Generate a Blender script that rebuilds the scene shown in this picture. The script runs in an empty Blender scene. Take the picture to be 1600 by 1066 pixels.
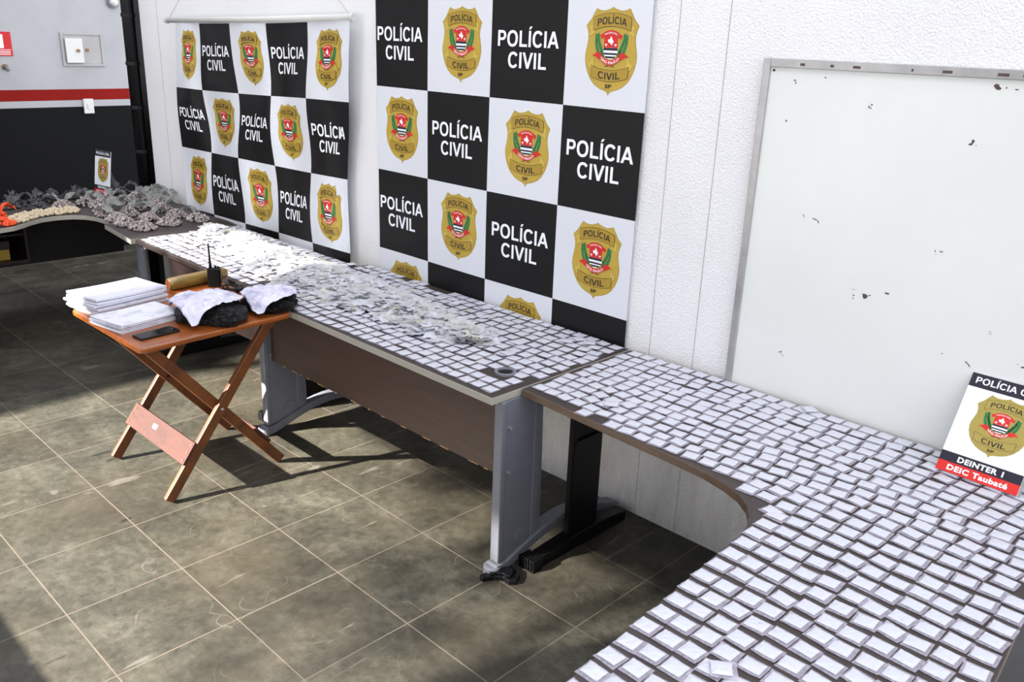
import bpy, bmesh, math, random
from mathutils import Vector, Matrix, noise
from mathutils.geometry import tessellate_polygon
rnd = random.Random(7)
S = bpy.context.scene
COL = S.collection
R = math.radians
PI = math.pi

# ------------------------------------------------------------------ materials
def new_mat(name):
    m = bpy.data.materials.new(name); m.use_nodes = True
    nt = m.node_tree; nt.nodes.clear()
    out = nt.nodes.new('ShaderNodeOutputMaterial')
    b = nt.nodes.new('ShaderNodeBsdfPrincipled')
    nt.links.new(b.outputs[0], out.inputs[0])
    return m, nt, b
def lin(c):
    return tuple(((v/255)/12.92 if v/255 <= .04045 else ((v/255+.055)/1.055)**2.4) for v in c[:3]) + (1,)
def N(nt, typ, **k):
    n = nt.nodes.new(typ)
    for a, v in k.items():
        if a.startswith('i_'):
            n.inputs[a[2:].replace('_', ' ')].default_value = v
        else: setattr(n, a, v)
    return n
def ramp(nt, fac, stops, mode='LINEAR'):
    r = nt.nodes.new('ShaderNodeValToRGB'); r.color_ramp.interpolation = mode
    e = r.color_ramp.elements
    while len(e) < len(stops): e.new(0.5)
    for i, (p, c) in enumerate(stops): e[i].position = p; e[i].color = c
    nt.links.new(fac, r.inputs[0]); return r.outputs[0]
def mix(nt, fac, a, b, typ='MIX'):
    m = nt.nodes.new('ShaderNodeMix'); m.data_type = 'RGBA'; m.blend_type = typ
    for s, v in ((0, fac), (6, a), (7, b)):
        if hasattr(v, 'is_output'): nt.links.new(v, m.inputs[s])
        else: m.inputs[s].default_value = v
    return m.outputs[2]
def mth(nt, op, a, b=None):
    m = nt.nodes.new('ShaderNodeMath'); m.operation = op
    for i, v in enumerate((a, b)):
        if v is None: continue
        if hasattr(v, 'is_output'): nt.links.new(v, m.inputs[i])
        else: m.inputs[i].default_value = v
    return m.outputs[0]
def coords(nt, scale=(1, 1, 1), loc=(0, 0, 0), kind='Object', rot=(0, 0, 0)):
    t = nt.nodes.new('ShaderNodeTexCoord'); mp = nt.nodes.new('ShaderNodeMapping')
    mp.inputs['Scale'].default_value = scale; mp.inputs['Location'].default_value = loc
    mp.inputs['Rotation'].default_value = rot
    nt.links.new(t.outputs[kind], mp.inputs[0]); return mp.outputs[0]
def noise_n(nt, vec, scale, detail=4, rough=.6, dist=0):
    n = N(nt, 'ShaderNodeTexNoise'); nt.links.new(vec, n.inputs['Vector'])
    n.inputs['Scale'].default_value = scale; n.inputs['Detail'].default_value = detail
    n.inputs['Roughness'].default_value = rough; n.inputs['Distortion'].default_value = dist
    return n.outputs['Fac']
def bump(nt, b, h, strength=.3, dist=.01):
    n = N(nt, 'ShaderNodeBump'); n.inputs['Strength'].default_value = strength
    n.inputs['Distance'].default_value = dist
    nt.links.new(h, n.inputs['Height']); nt.links.new(n.outputs[0], b.inputs['Normal'])
def flat(name, rgb, rough=.5, metal=0, var=.12, vscale=8, bmp=0, bscale=60, coat=0):
    m, nt, b = new_mat(name)
    c = lin(rgb); v = coords(nt)
    f = noise_n(nt, v, vscale, 5)
    d = tuple(x*(1-var) for x in c[:3])+(1,); l = tuple(min(1, x*(1+var)) for x in c[:3])+(1,)
    nt.links.new(ramp(nt, f, [(.3, d), (.7, l)]), b.inputs['Base Color'])
    b.inputs['Roughness'].default_value = rough; b.inputs['Metallic'].default_value = metal
    b.inputs['Coat Weight'].default_value = coat
    if bmp: bump(nt, b, noise_n(nt, v, bscale, 4), bmp, .005)
    return m
M = {}
M['black_vinyl'] = flat('black_vinyl', (20, 19, 20), .5, var=.1, vscale=3)
M['white_vinyl'] = flat('white_vinyl', (222, 224, 230), .42, var=.01, vscale=3)
M['gold'] = flat('gold_print', (190, 160, 62), .45, var=.05)
M['gold_light'] = flat('gold_light_print', (203, 176, 80), .45, var=.04)
M['gold_dark'] = flat('gold_dark_print', (172, 140, 48), .45, var=.04)
M['ink'] = flat('ink_print', (44, 36, 22), .45, var=.05)
M['red_print'] = flat('red_print', (212, 38, 34), .45, var=.04)
M['green_print'] = flat('green_print', (30, 118, 66), .45, var=.2, vscale=80)
M['navy_print'] = flat('navy_print', (32, 30, 48), .45, var=.05)
M['white_text'] = flat('white_text', (245, 246, 250), .42, var=.01)
M['sign_black'] = flat('sign_black', (42, 40, 52), .3, var=.04)
M['sign_white'] = flat('sign_white', (232, 233, 242), .3, var=.01)
M['sign_gold'] = flat('sign_gold', (168, 150, 78), .3, var=.03)
M['red_paint'] = flat('red_paint', (190, 22, 22), .4, var=.06)
M['dark_steel'] = flat('dark_steel', (11, 11, 13), .4, var=.2)
M['black_plastic'] = flat('black_plastic', (15, 15, 17), .38, var=.2)
M['grey_steel'] = flat('grey_steel', (116, 118, 128), .4, metal=.1, var=.05, bmp=.05, bscale=200)
M['grey_edge'] = flat('grey_edge', (164, 160, 150), .45, var=.05)
M['aluminium'] = flat('aluminium', (170, 168, 168), .38, metal=.55, var=.12, vscale=14)
M['plastic_white'] = flat('plastic_white', (205, 205, 200), .4, var=.03)
M['panel_grey'] = flat('panel_grey', (160, 158, 158), .5, var=.08)
M['knob_brass'] = flat('knob_brass', (130, 100, 62), .4, metal=.4)
M['ochre'] = flat('ochre_box', (150, 120, 40), .6)
M['orange'] = flat('orange_net', (240, 82, 30), .55, var=.3, vscale=60)
M['beige'] = flat('beige_pellets', (205, 188, 160), .6, var=.2, vscale=90)
for k_ in ('black_plastic', 'dark_steel', 'black_vinyl'): M[k_].node_tree.nodes['Principled BSDF'].inputs['Specular IOR Level'].default_value = .25
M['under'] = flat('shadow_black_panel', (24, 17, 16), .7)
M['board_white'] = None

def rough_wall(name, base, stain=True):
    m, nt, b = new_mat(name)
    v = coords(nt)
    n1 = noise_n(nt, v, 1.2, 4); 
    c = ramp(nt, n1, [(.3, lin([x-9 for x in base])), (.7, lin(base))])
    if stain:  # dirt at the foot of the wall: stays put, brown streaks
        sx = N(nt, 'ShaderNodeSeparateXYZ'); nt.links.new(v, sx.inputs[0])
        low = ramp(nt, sx.outputs[2], [(.0, (1, 1, 1, 1)), (.06, (.75, .75, .75, 1)), (.45, (.42, .42, .42, 1)), (.9, (0, 0, 0, 1))])
        st = coords(nt, (1, 1, .25)); ns = noise_n(nt, st, 9, 8, .75)
        k = ramp(nt, ns, [(.38, (0, 0, 0, 1)), (.66, (1, 1, 1, 1))])
        f = mth(nt, 'MULTIPLY', low, k)
        sp = ramp(nt, noise_n(nt, v, 75, 2), [(.62, (0, 0, 0, 1)), (.68, (1, 1, 1, 1))])
        f = mth(nt, 'ADD', f, mth(nt, 'MULTIPLY', mth(nt, 'MULTIPLY', sp, low), .9))
        f = mth(nt, 'MINIMUM', f, .85)
        c = mix(nt, mth(nt, 'MULTIPLY', f, .42), c, lin((128, 104, 84)))
    nt.links.new(c, b.inputs['Base Color']); b.inputs['Roughness'].default_value = .75
    b.inputs['Specular IOR Level'].default_value = .25
    vor = N(nt, 'ShaderNodeTexVoronoi'); vor.inputs['Scale'].default_value = 125
    nt.links.new(v, vor.inputs['Vector'])
    h = mth(nt, 'ADD', noise_n(nt, v, 150, 3, .6), mth(nt, 'MULTIPLY', vor.outputs['Distance'], .6))
    # the rough coat starts right of the first banner, the rest is smoother
    sx = N(nt, 'ShaderNodeSeparateXYZ'); nt.links.new(v, sx.inputs[0])
    k = mth(nt, 'MULTIPLY_ADD', sx.outputs[0], 1.2); k.node.inputs[2].default_value = 5.0
    k.node.use_clamp = True
    h = mth(nt, 'MULTIPLY', h, mth(nt, 'ADD', k, .15))
    bump(nt, b, h, .5, .006)
    return m
M['wall'] = rough_wall('wall_rough_white', (240, 239, 240))

def striped_wall():
    m, nt, b = new_mat('wall_striped')
    v = coords(nt); sx = N(nt, 'ShaderNodeSeparateXYZ'); nt.links.new(v, sx.inputs[0])
    z = mth(nt, 'DIVIDE', sx.outputs[2], 4.6)
    W = lin((172, 172, 175))
    c = ramp(nt, z, [(0, lin((9, 10, 11))), (1.235/4.6, W), (1.288/4.6, lin((132, 18, 10))), (1.376/4.6, W)], 'CONSTANT')
    n = noise_n(nt, v, 2.5, 5)
    c = mix(nt, ramp(nt, n, [(.3, (.0, .0, .0, 1)), (.8, (.25, .25, .25, 1))]), c, lin((150, 150, 150)), 'MULTIPLY')
    nt.links.new(c, b.inputs['Base Color']); b.inputs['Roughness'].default_value = .8
    b.inputs['Specular IOR Level'].default_value = .2
    bump(nt, b, noise_n(nt, v, 70, 4), .25, .004)
    return m
M['striped'] = striped_wall()

def floor_mat():
    m, nt, b = new_mat('slate_tiles')
    v = coords(nt, loc=(3.225+.413*10, 2.018+.413*20, 0))
    br = N(nt, 'ShaderNodeTexBrick'); br.offset = 0; br.squash = 1
    nt.links.new(v, br.inputs['Vector'])
    br.inputs['Scale'].default_value = 1; br.inputs['Brick Width'].default_value = .413
    br.inputs['Row Height'].default_value = .413; br.inputs['Mortar Size'].default_value = .003
    br.inputs['Mortar Smooth'].default_value = .35
    br.inputs['Color1'].default_value = (.75, .75, .75, 1); br.inputs['Color2'].default_value = (1.1, 1.1, 1.1, 1)
    br.inputs['Mortar'].default_value = (1, 1, 1, 1)
    base = ramp(nt, noise_n(nt, v, 2.6, 10, .68, .3), [(.28, lin((44, 42, 37))), (.5, lin((67, 65, 57))), (.75, lin((96, 93, 84)))])
    fine = ramp(nt, noise_n(nt, v, 22, 8, .75), [(.3, (.42, .42, .40, 1)), (.7, (1.3, 1.3, 1.27, 1))])
    c = mix(nt, 1, base, fine, 'MULTIPLY')
    c = mix(nt, 1, c, br.outputs['Color'], 'MULTIPLY')
    # brown cast patches
    c = mix(nt, ramp(nt, noise_n(nt, v, 1.1, 3), [(.45, (0, 0, 0, 1)), (.7, (.5, .5, .5, 1))]), c, lin((72, 64, 50)))
    def scratches(rot, sc, thr, col, amt, c, seed):
        vv = coords(nt, (sc, sc*.09, 1), (seed, seed*2, 0), rot=(0, 0, rot))
        f = ramp(nt, noise_n(nt, vv, 9, 3, .5, .6), [(thr, (0, 0, 0, 1)), (thr+.025, (amt, amt, amt, 1))])
        g = ramp(nt, noise_n(nt, v, 3.1+seed, 2), [(.5, (0, 0, 0, 1)), (.6, (1, 1, 1, 1))])
        return mix(nt, mth(nt, 'MULTIPLY', f, g), c, col)
    c = scratches(.5, 1.6, .66, lin((112, 108, 100)), .5, c, 1.3)
    c = scratches(-.9, 1.3, .67, lin((116, 112, 104)), .45, c, 2.9)
    c = scratches(1.9, 1.0, .68, lin((30, 28, 26)), .8, c, 4.1)
    c = scratches(-.25, 1.2, .66, lin((40, 37, 32)), .6, c, 6.7)
    # thin hairlines: voronoi edges in a warped space
    vo = N(nt, 'ShaderNodeTexVoronoi'); vo.feature = 'DISTANCE_TO_EDGE'
    wv = N(nt, 'ShaderNodeVectorMath'); wv.operation = 'ADD'
    nz = N(nt, 'ShaderNodeTexNoise'); nt.links.new(v, nz.inputs['Vector']); nz.inputs['Scale'].default_value = 2.2
    nt.links.new(v, wv.inputs[0]); nt.links.new(nz.outputs['Color'], wv.inputs[1])
    nt.links.new(wv.outputs[0], vo.inputs['Vector']); vo.inputs['Scale'].default_value = 3.5
    hl = ramp(nt, vo.outputs['Distance'], [(.0, (.5, .5, .5, 1)), (.008, (0, 0, 0, 1))])
    hm = ramp(nt, noise_n(nt, v, 5, 3), [(.5, (0, 0, 0, 1)), (.62, (1, 1, 1, 1))])
    c = mix(nt, mth(nt, 'MULTIPLY', hl, hm), c, lin((108, 104, 96)))
    # pale paint spots
    sp = ramp(nt, noise_n(nt, v, 6.5, 2, .4), [(.745, (0, 0, 0, 1)), (.76, (.5, .5, .5, 1))])
    c = mix(nt, sp, c, lin((104, 102, 98)))
    ns = ramp(nt, noise_n(nt, v, 120, 1), [(.78, (0, 0, 0, 1)), (.8, (.6, .6, .6, 1))])
    c = mix(nt, ns, c, lin((120, 114, 106)))
    gm = mth(nt, 'MULTIPLY', br.outputs['Fac'], ramp(nt, noise_n(nt, v, 4, 4), [(.3, (.55, .55, .55, 1)), (.6, (.95, .95, .95, 1))]))
    c = mix(nt, gm, c, lin((106, 96, 86)))
    nt.links.new(c, b.inputs['Base Color'])
    r = ramp(nt, noise_n(nt, v, 7, 6), [(.3, (.38, .38, .38, 1)), (.7, (.6, .6, .6, 1))])
    nt.links.new(r, b.inputs['Roughness']); b.inputs['Specular IOR Level'].default_value = .35
    bump(nt, b, mth(nt, 'SUBTRACT', noise_n(nt, v, 14, 8, .7), mth(nt, 'MULTIPLY', br.outputs['Fac'], .5)), .22, .004)
    return m
M['floor'] = floor_mat()

def wood(name, dark, light, sc=(22, 2.2, 22), rough=.3, coat=.4):
    m, nt, b = new_mat(name)
    v = coords(nt, sc)
    n = noise_n(nt, v, 1.6, 6, .6, .8)
    nt.links.new(ramp(nt, n, [(.3, lin(dark)), (.7, lin(light))]), b.inputs['Base Color'])
    b.inputs['Roughness'].default_value = rough; b.inputs['Coat Weight'].default_value = coat
    b.inputs['Coat Roughness'].default_value = .2
    return m
M['wood_top'] = wood('varnished_wood', (118, 58, 20), (158, 86, 34))
M['wood_leg'] = wood('varnished_leg', (76, 38, 12), (118, 66, 24), (16, 4, 4), .5, .1)
M['wood_board'] = wood('reddish_board', (46, 19, 12), (74, 33, 22), (3, 14, 14), .75, .0)
M['laminate'] = wood('brown_laminate', (44, 35, 34), (56, 46, 44), (3, 60, 3), .5, .0)
M['laminate_edge'] = wood('brown_edge', (88, 68, 56), (108, 86, 70), (3, 40, 40), .4, .1)
M['laminate_red'] = wood('dark_edge', (26, 14, 12), (38, 22, 18), (3, 40, 40), .6, .0)
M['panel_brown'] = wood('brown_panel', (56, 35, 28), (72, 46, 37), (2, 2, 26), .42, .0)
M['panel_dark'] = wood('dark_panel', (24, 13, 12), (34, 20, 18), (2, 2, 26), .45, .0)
M['grained'] = flat('grained_grey_panel', (62, 62, 64), .5, var=.15, vscale=60, bmp=.5, bscale=260)
M['chip'] = flat('bare_chipboard', (190, 150, 90), .8, var=.3, vscale=120)

def paper_mat(name, rgb, dark, coat=0.0, scale=60, amt=.62, bs=.35, bd=.002):
    m, nt, b = new_mat(name)
    t = N(nt, 'ShaderNodeTexCoord'); oi = N(nt, 'ShaderNodeObjectInfo')
    av = N(nt, 'ShaderNodeVectorMath'); av.operation = 'ADD'
    mm = N(nt, 'ShaderNodeMath', operation='MULTIPLY'); mm.inputs[1].default_value = 37
    nt.links.new(oi.outputs['Random'], mm.inputs[0])
    nt.links.new(t.outputs['Object'], av.inputs[0]); nt.links.new(mm.outputs[0], av.inputs[1])
    v = av.outputs[0]
    n = noise_n(nt, v, scale, 4, .6)
    c = ramp(nt, n, [(.3, lin(rgb)), (amt, lin(rgb)), (amt+.13, lin(dark))])
    nt.links.new(c, b.inputs['Base Color']); b.inputs['Roughness'].default_value = .45
    b.inputs['Coat Weight'].default_value = coat; b.inputs['Coat Roughness'].default_value = .15
    bump(nt, b, noise_n(nt, v, scale*1.5, 3), bs, bd)
    return m
M['slip'] = paper_mat('white_paper_slip', (194, 195, 205), (128, 126, 138), .5, 60, .66)
M['sheet'] = paper_mat('printed_sheet', (214, 214, 226), (186, 186, 200), 0, 14, .55)
M['crumple'] = paper_mat('crumpled_sheet', (206, 204, 224), (170, 168, 192), 0, 12, .52, .8, .02)

def translucent(name, rgb, alpha, rough=.25):
    m, nt, b = new_mat(name)
    v = coords(nt)
    b.inputs['Base Color'].default_value = lin(rgb)
    nt.links.new(ramp(nt, noise_n(nt, v, 90, 3), [(.3, (alpha*.75,)*3+(1,)), (.7, (min(1, alpha*1.25),)*3+(1,))]), b.inputs['Alpha'])
    b.inputs['Roughness'].default_value = rough
    return m
M['sleeve'] = translucent('clear_sleeve', (196, 190, 206), .5)
def milky(name, rgb):
    m, nt, b = new_mat(name)
    b.inputs['Base Color'].default_value = lin(rgb); b.inputs['Roughness'].default_value = .3
    tr = N(nt, 'ShaderNodeBsdfTranslucent'); tr.inputs[0].default_value = lin(rgb)
    tp = N(nt, 'ShaderNodeBsdfTransparent')
    a = N(nt, 'ShaderNodeMixShader'); a.inputs[0].default_value = .55
    nt.links.new(b.outputs[0], a.inputs[1]); nt.links.new(tr.outputs[0], a.inputs[2])
    c = N(nt, 'ShaderNodeMixShader'); c.inputs[0].default_value = .16
    nt.links.new(a.outputs[0], c.inputs[1]); nt.links.new(tp.outputs[0], c.inputs[2])
    nt.links.new(c.outputs[0], [n for n in nt.nodes if n.type == 'OUTPUT_MATERIAL'][0].inputs[0])
    return m
M['sachet'] = milky('milky_sachet', (236, 236, 236))
M['sachet2'] = milky('cream_sachet', (238, 235, 222))
M['film'] = translucent('grey_film', (150, 152, 148), .6)
M['film_dark'] = translucent('dark_film', (62, 62, 66), .7)

def pellets(name, a, b_, c_):
    m, nt, b = new_mat(name)
    v = coords(nt)
    vo = N(nt, 'ShaderNodeTexVoronoi'); vo.inputs['Scale'].default_value = 130; nt.links.new(v, vo.inputs['Vector'])
    s = N(nt, 'ShaderNodeSeparateColor'); nt.links.new(vo.outputs['Color'], s.inputs[0])
    nt.links.new(ramp(nt, s.outputs[0], [(0, lin(a)), (.5, lin(b_)), (1, lin(c_))]), b.inputs['Base Color'])
    b.inputs['Roughness'].default_value = .5
    return m
M['pellets'] = pellets('speckled_pellets', (98, 84, 84), (150, 136, 134), (212, 204, 198))
M['pellets_dark'] = pellets('dark_pellets', (40, 38, 40), (58, 56, 58), (96, 92, 94))

def tape_mat():
    m, nt, b = new_mat('brown_packing_tape')
    v = coords(nt, (1, 1, 1))
    c = ramp(nt, noise_n(nt, coords(nt, (60, 6, 60)), 1, 5), [(.3, lin((104, 80, 30))), (.7, lin((142, 116, 54)))])
    nt.links.new(c, b.inputs['Base Color']); b.inputs['Roughness'].default_value = .28
    b.inputs['Coat Weight'].default_value = .6
    bump(nt, b, noise_n(nt, coords(nt, (40, 12, 40)), 1, 4), .3, .004)
    return m
M['tape'] = tape_mat()
M['tape_end'] = flat('tape_end', (120, 70, 40), .35, var=.2, coat=.4)
def bag_mat():
    m, nt, b = new_mat('black_bag_plastic')
    v = coords(nt)
    b.inputs['Base Color'].default_value = lin((9, 10, 13)); b.inputs['Roughness'].default_value = .3; b.inputs['Specular IOR Level'].default_value = .35
    bump(nt, b, noise_n(nt, v, 24, 4, .55, 2.2), 1.0, .06)
    return m
M['bag'] = bag_mat()
def glass_black():
    m, nt, b = new_mat('black_glass')
    b.inputs['Base Color'].default_value = lin((9, 9, 10)); b.inputs['Specular IOR Level'].default_value = .25
    nt.links.new(ramp(nt, noise_n(nt, coords(nt), 30, 3), [(.3, (.06,)*3+(1,)), (.8, (.2,)*3+(1,))]), b.inputs['Roughness'])
    return m
M['glass'] = glass_black()
def whiteboard_mat():
    m, nt, b = new_mat('whiteboard_surface')
    v = coords(nt)
    nt.links.new(ramp(nt, noise_n(nt, v, 1.5, 5), [(.3, lin((222, 224, 220))), (.75, lin((230, 231, 228)))]), b.inputs['Base Color'])
    b.inputs['Roughness'].default_value = .38
    return m
M['board_white'] = whiteboard_mat()
M['mark'] = flat('worn_mark', (84, 66, 62), .7, var=.4, vscale=120)
M['blocker_grey'] = flat('blocker_slab', (190, 188, 184), .8)  # grey of the added low and overhead sun blockers

# ------------------------------------------------------------------ geometry helpers
class MB:
    def __init__(s): s.v = []; s.f = []; s.m = []; s.mats = []
    def mi(s, mat):
        if mat not in s.mats: s.mats.append(mat)
        return s.mats.index(mat)
    def add(s, vs, fs, mat):
        o = len(s.v); s.v += [tuple(p) for p in vs]
        k = s.mi(mat)
        for f in fs: s.f.append([i+o for i in f]); s.m.append(k)
        return s
    def box(s, x0, x1, y0, y1, z0, z1, mat):
        vs = [(x, y, z) for z in (z0, z1) for y in (y0, y1) for x in (x0, x1)]
        return s.add(vs, [(0, 2, 3, 1), (4, 5, 7, 6), (0, 1, 5, 4), (2, 6, 7, 3), (0, 4, 6, 2), (1, 3, 7, 5)], mat)
    def prism(s, poly, z0, z1, mat, side=None, T=lambda p: p):
        n = len(poly)
        a = sum(poly[i][0]*poly[(i+1) % n][1]-poly[(i+1) % n][0]*poly[i][1] for i in range(n))
        if a < 0: poly = poly[::-1]
        vs = [T((x, y, z)) for z in (z0, z1) for x, y in poly]
        s.add(vs, [list(range(n))[::-1], list(range(n, 2*n))], mat)
        o = len(s.v)-2*n; k = s.mi(side or mat)
        for i in range(n):
            j = (i+1) % n; s.f.append([o+i, o+j, o+n+j, o+n+i]); s.m.append(k)
        return s
    def tube(s, pts, r, mat, seg=10, cap=True):
        pts = [Vector(p) for p in pts]; rings = []
        if not isinstance(r, (list, tuple)): r = [r]*len(pts)
        up = Vector((.013, .021, 1))
        vs = []
        for i, p in enumerate(pts):
            d = (pts[min(i+1, len(pts)-1)]-pts[max(i-1, 0)]).normalized()
            a = d.cross(up)
            if a.length < .05: a = d.cross(Vector((1, 0, .1)))
            a.normalize(); b = d.cross(a).normalized()
            vs += [p+a*math.cos(2*PI*k/seg)*r[i]+b*math.sin(2*PI*k/seg)*r[i] for k in range(seg)]
        fs = []
        for i in range(len(pts)-1):
            for k in range(seg):
                fs.append((i*seg+k, i*seg+(k+1) % seg, (i+1)*seg+(k+1) % seg, (i+1)*seg+k))
        if cap: fs += [tuple(range(seg))[::-1], tuple(range((len(pts)-1)*seg, len(pts)*seg))]
        return s.add(vs, fs, mat)
    def bar(s, a, b, w, t, mat, side=Vector((1, 0, 0))):
        """rectangular bar from a to b; w across 'side', t in the other direction"""
        a = Vector(a); b = Vector(b); d = (b-a).normalized(); sd = side.normalized(); n = d.cross(sd).normalized()
        vs = [p+sd*sx*w/2+n*sn*t/2 for p in (a, b) for sx, sn in ((-1, -1), (1, -1), (1, 1), (-1, 1))]
        return s.add(vs, [(0, 1, 2, 3), (7, 6, 5, 4), (0, 4, 5, 1), (1, 5, 6, 2), (2, 6, 7, 3), (3, 7, 4, 0)], mat)
    def build(s, name, parent=None, smooth=False, bevel=0, origin=None, seg=2):
        off = Vector((0, 0, 0))
        if origin is not None: off = Vector(origin)
        elif parent is not None:
            q = parent
            while q is not None: off += q.location; q = q.parent
        me = bpy.data.meshes.new(name)
        me.from_pydata([tuple(Vector(p)-off) for p in s.v], [], s.f)
        for m in s.mats: me.materials.append(m if not isinstance(m, str) else M[m])
        for p, k in zip(me.polygons, s.m): p.material_index = k; p.use_smooth = smooth
        bm = bmesh.new(); bm.from_mesh(me); bmesh.ops.recalc_face_normals(bm, faces=bm.faces); bm.to_mesh(me); bm.free()
        me.update()
        o = bpy.data.objects.new(name, me); COL.objects.link(o)
        if parent is not None: o.parent = parent
        else: o.location = off
        if bevel:
            md = o.modifiers.new('bevel', 'BEVEL'); md.width = bevel; md.segments = seg; md.limit_method = 'ANGLE'; md.angle_limit = R(40)
        return o
def tag(o, label, cat, group=None, kind=None):
    if label: o['label'] = label
    if cat: o['category'] = cat
    if group: o['group'] = group
    if kind: o['kind'] = kind
    return o
def thing(name, label, cat, loc=(0, 0, 0), rz=0, group=None):
    o = bpy.data.objects.new(name, None); o.empty_display_size = .05
    COL.objects.link(o); o.location = loc; o.rotation_euler = (0, 0, rz)
    return tag(o, label, cat, group)
def struct(o): o['kind'] = 'structure'; return o

# text -> flat polygons ------------------------------------------------------
_tc = {}
def block_letters(body):
    """bold grotesque capitals, cap height 1, drawn as polygons"""
    vs = []; fs = []; st = .205
    def quad(*p):
        o = len(vs); vs.extend(p); fs.append(list(range(o, o+len(p))))
    def ring(cx, cy, ro, ri, a0, a1, n=28, ex=2.25):
        for i in range(n):
            q = []
            for a, r in ((a0+(a1-a0)*i/n, ro), (a0+(a1-a0)*(i+1)/n, ro), (a0+(a1-a0)*(i+1)/n, ri), (a0+(a1-a0)*i/n, ri)):
                c, s_ = math.cos(a), math.sin(a)
                q.append((cx+r[0]*math.copysign(abs(c)**(2/ex), c), cy+r[1]*math.copysign(abs(s_)**(2/ex), s_)))
            quad(*q)
    x = 0
    for ch in body:
        if ch in 'IÍ':
            quad((x+.09, 0), (x+.09+st, 0), (x+.09+st, 1), (x+.09, 1))
            if ch == 'Í': quad((x+.10, 1.08), (x+.23, 1.08), (x+.40, 1.27), (x+.19, 1.27))
            x += .385
        elif ch == 'L':
            quad((x+.10, 0), (x+.10+st, 0), (x+.10+st, 1), (x+.10, 1)); quad((x+.10+st, 0), (x+.80, 0), (x+.80, .17), (x+.10+st, .17)); x += .84
        elif ch == 'P':
            quad((x+.10, 0), (x+.10+st, 0), (x+.10+st, 1), (x+.10, 1))
            quad((x+.10+st, .83), (x+.55, .83), (x+.55, 1), (x+.10+st, 1)); quad((x+.10+st, .375), (x+.55, .375), (x+.55, .545), (x+.10+st, .545))
            ring(x+.55, .6875, (.315, .3125), (.105, .1425), -PI/2, PI/2, 14, 2.1); x += .92
        elif ch == 'O':
            ring(x+.545, .5, (.49, .52), (.28, .345), 0, 2*PI, 40); x += 1.09
        elif ch == 'C':
            ring(x+.53, .5, (.47, .52), (.265, .345), R(36), R(324), 34); x += 1.0
        elif ch == 'A':
            quad((x, 0), (x+.215, 0), (x+.60, 1), (x+.385, 1)); quad((x+.99, 0), (x+.775, 0), (x+.39, 1), (x+.605, 1)); quad((x+.25, .225), (x+.74, .225), (x+.68, .39), (x+.31, .39)); x += 1.0
        elif ch == 'V':
            quad((x, 1), (x+.215, 1), (x+.575, 0), (x+.36, 0)); quad((x+.93, 1), (x+.715, 1), (x+.355, 0), (x+.57, 0)); x += .93
        elif ch == ' ': x += .38
    x0 = min(p[0] for p in vs); x1 = max(p[0] for p in vs)
    return [((p[0]-(x0+x1)/2)/(x1-x0), p[1]) for p in vs], fs
def text_geo(body, bold=.022):
    key = (body, bold)
    if key in _tc: return _tc[key]
    if all(ch in 'POLÍICAV ' for ch in body):
        _tc[key] = block_letters(body); return _tc[key]
    c = bpy.data.curves.new('t', 'FONT'); c.body = body; c.size = 1; c.offset = bold; c.space_character = 1+bold*2.6; c.resolution_u = 4
    c.fill_mode = 'FRONT'
    o = bpy.data.objects.new('t', c); COL.objects.link(o)
    dg = bpy.context.evaluated_depsgraph_get(); dg.update()
    me = bpy.data.meshes.new_from_object(o.evaluated_get(dg))
    vs = [(v.co.x, v.co.y) for v in me.vertices]; fs = [list(p.vertices) for p in me.polygons]
    bpy.data.objects.remove(o); bpy.data.curves.remove(c); bpy.data.meshes.remove(me)
    x0 = min(v[0] for v in vs); x1 = max(v[0] for v in vs)
    _tc[key] = ([((v[0]-(x0+x1)/2)/(x1-x0), v[1]/.727) for v in vs], fs)   # width 1, cap height 1
    return _tc[key]

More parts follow.
